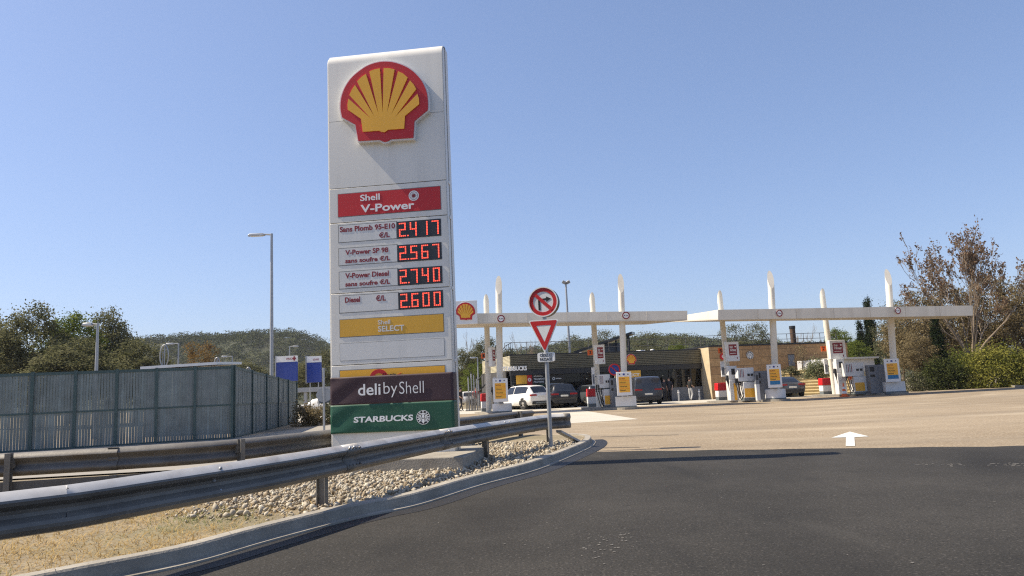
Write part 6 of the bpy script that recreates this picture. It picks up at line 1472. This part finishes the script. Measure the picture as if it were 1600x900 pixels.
# ================================================================== PEOPLE
def person(label, loc, rz, top, legs, hair='hair', pose=0.0, skin='skin', h=1.72, group=None, armbend=.4):
    root = thing('person', label, 'person', loc, rz, group); s = h / 1.72
    J = dict(pel=(0, 0, .94), ch=(0, .0, 1.28), nk=(0, .0, 1.47), hd=(0, -.02, 1.57), hd2=(0, -.02, 1.69), lh=(-.09, 0, .90), lk=(-.10, -.03 - pose * .2, .50), la=(-.11, .03 + pose * .1, .08), lt=(-.12, -.15, .03), rh=(.09, 0, .90), rk=(.10, -.03 + pose * .1, .50), ra=(.11, .03 - pose * .2, .08), rt=(.12, -.15, .03),
             ls=(-.19, 0, 1.41), le=(-.25, .02, 1.13), lw=(-.22, -.10 - armbend * .15, .92 + armbend * .25), lf=(-.20, -.16 - armbend * .18, .84 + armbend * .28), rs=(.19, 0, 1.41), re=(.25, .02, 1.13), rw=(.22, -.06, .90), rf=(.21, -.09, .80))
    rad = dict(pel=.135, ch=.15, nk=.055, hd=.085, hd2=.075, lh=.09, lk=.062, la=.045, lt=.035, rh=.09, rk=.062, ra=.045, rt=.035, ls=.065, le=.045, lw=.034, lf=.036, rs=.065, re=.045, rw=.034, rf=.036)
    E = [('pel', 'ch'), ('ch', 'nk'), ('nk', 'hd'), ('hd', 'hd2'), ('pel', 'lh'), ('lh', 'lk'), ('lk', 'la'), ('la', 'lt'), ('pel', 'rh'), ('rh', 'rk'), ('rk', 'ra'), ('ra', 'rt'), ('ch', 'ls'), ('ls', 'le'), ('le', 'lw'), ('lw', 'lf'), ('ch', 'rs'), ('rs', 're'), ('re', 'rw'), ('rw', 'rf')]
    K = list(J); me = bpy.data.meshes.new('person'); me.from_pydata([tuple(c * s for c in J[k]) for k in K], [(K.index(a), K.index(c)) for a, c in E], [])
    o = bpy.data.objects.new('body', me); C.objects.link(o); sk = o.modifiers.new('skin', 'SKIN'); sk.use_smooth_shade = True; sub = o.modifiers.new('sub', 'SUBSURF'); sub.levels = 1; sub.render_levels = 1
    for i, k in enumerate(K): d = me.skin_vertices[0].data[i]; d.radius = (rad[k] * s * (1.15 if k in ('ch', 'pel') else 1), rad[k] * s * (.85 if k in ('ch', 'pel') else 1)); d.use_root = (k == 'pel')
    bpy.context.view_layer.update(); m2 = bpy.data.meshes.new_from_object(o.evaluated_get(bpy.context.evaluated_depsgraph_get())); bpy.data.objects.remove(o)
    m2.materials.clear()
    for m in (top, legs, skin, hair, 'black'): m2.materials.append(M[m])
    for p in m2.polygons:
        z = p.center.z / s; x = abs(p.center.x) / s
        p.material_index = 4 if z < .09 else (1 if z < .93 and x < .19 else (2 if (z > 1.47) or (x > .19 and z < 1.16) else 0))
    o = bpy.data.objects.new('body', m2); C.objects.link(o); o.parent = root
    b = MB(); b.lathe([(.02, 1.775 * s), (.075 * s, 1.745 * s), (.098 * s, 1.66 * s), (.085 * s, 1.58 * s)][::-1], 14, (0, .022 * s, 0)); b.build('hair', M[hair], root, smooth=60)
    b = MB()
    for sx_ in (-1, 1): b.box(sx_ * .032 * s, -.108 * s, 1.645 * s, .018 * s, .012, .012 * s)
    b.box(0, -.112 * s, 1.575 * s, .045 * s, .01, .008 * s); b.build('face_features', M['hair'], root)
    b = MB(); b.box(0, -.118 * s, 1.612 * s, .022 * s, .03 * s, .045 * s); b.build('nose', M[skin], root)
    return root
def onpave(px, off): return SH.pt(SH.uv(px, 610, off)[0], off)
person('person in a black top and pale trousers standing before the shop', onpave(1078.5, 1.3), R(120), 'blackcloth', 'denim', pose=.4)
person('person in dark clothes at the shop door, nearer the van', onpave(1038, .55), R(30), 'navy', 'navy', h=1.74)
person('person in dark clothes at the shop door beside the first', onpave(1046, .5), R(-30), 'navy', 'navy', h=1.8)
p = V(743, 600, 58); person('person in red clothes left of the first rear column', (p.x, p.y, 0), R(10), 'redcloth', 'denim')
p = V(719, 600, 56); person('person in black clothes just right of the pylon edge', (p.x, p.y, 0), R(60), 'blackcloth', 'navy', pose=.5)
# slatted gate, poles and far white vehicles left of the first island
g = V(741, 600, 54); gt = thing('slatted_gate', 'dark slatted barrier left of the first red topped bin', 'barrier', (g.x, g.y, 0), R(5))
b = MB(); 
for j in range(16): b.span(-.65 + .085 * j, -.60 + .085 * j, -.02, .02, .1, 1.25)
b.build('slat', M['dullsteel'], gt); b = MB(); b.span(-.7, .75, -.03, .03, 1.26, 1.32); b.span(-.7, .75, -.03, .03, .03, .095); b.build('rail', M['dullsteel'], gt)
for px, yt, nm in ((731.5, 590, 'leftmost'), (736, 584, 'second'), (740, 586, 'third'), (744.5, 592, 'rightmost')):
    p = V(px, yt, 56); fp = thing('thin_pole', nm + ' of the thin poles behind the slatted barrier', 'pole', (p.x, p.y, 0), 0, 'thin poles left of the first island'); b = MB(); b.tube([(0, 0, 0), (0, 0, p.z)], .05, 8); b.build('tube', M['lampsteel'], fp, smooth=50); b = MB(); b.lathe([(.06, p.z), (.05, p.z + .08), (.01, p.z + .1)], 8); b.build('cap', M['dark'], fp)
lamp(746, 558, 74, -12, 'small lamp between the first canopy column and the pylon', head=.6, group=GLP)
car('far_car', 'white car far off between the pylon and the thin poles', carpos(722, 82), R(80), shell_(4.3, .9, 1.5, 'hatch'), CP['white'], .9, [(-1.3, .8), (1.3, .8)], [(3.0, 4.9, 5.25, 7.1, True, 'side_window')], [], group='cars far off at left')
car('far_car', 'pale car far off seen beside the octagonal sign', carpos(497, 72), R(80), shell_(4.3, .9, 1.5, 'hatch'), CP['white'], .9, [(-1.3, .8), (1.3, .8)], [(3.0, 4.9, 5.25, 7.1, True, 'side_window')], [], group='cars far off at left')


# ================================================================== AIR
hb_ = MB(); hb_.span(-900, 900, -60, 790, -1.2, 58); hz_ = hb_.build('haze', [], None)
hm = bpy.data.materials.new('haze'); hm.use_nodes = True; t = hm.node_tree; t.nodes.clear(); o = t.nodes.new('ShaderNodeOutputMaterial'); pv = t.nodes.new('ShaderNodeVolumePrincipled')
pv.inputs['Color'].default_value = (.88, .92, 1, 1); pv.inputs['Density'].default_value = .00014; pv.inputs['Anisotropy'].default_value = .1; t.links.new(pv.outputs[0], o.inputs['Volume'])
hz_.data.materials.append(hm); hm.cycles.homogeneous_volume = True; tag(hz_, None, None, None, 'stuff')
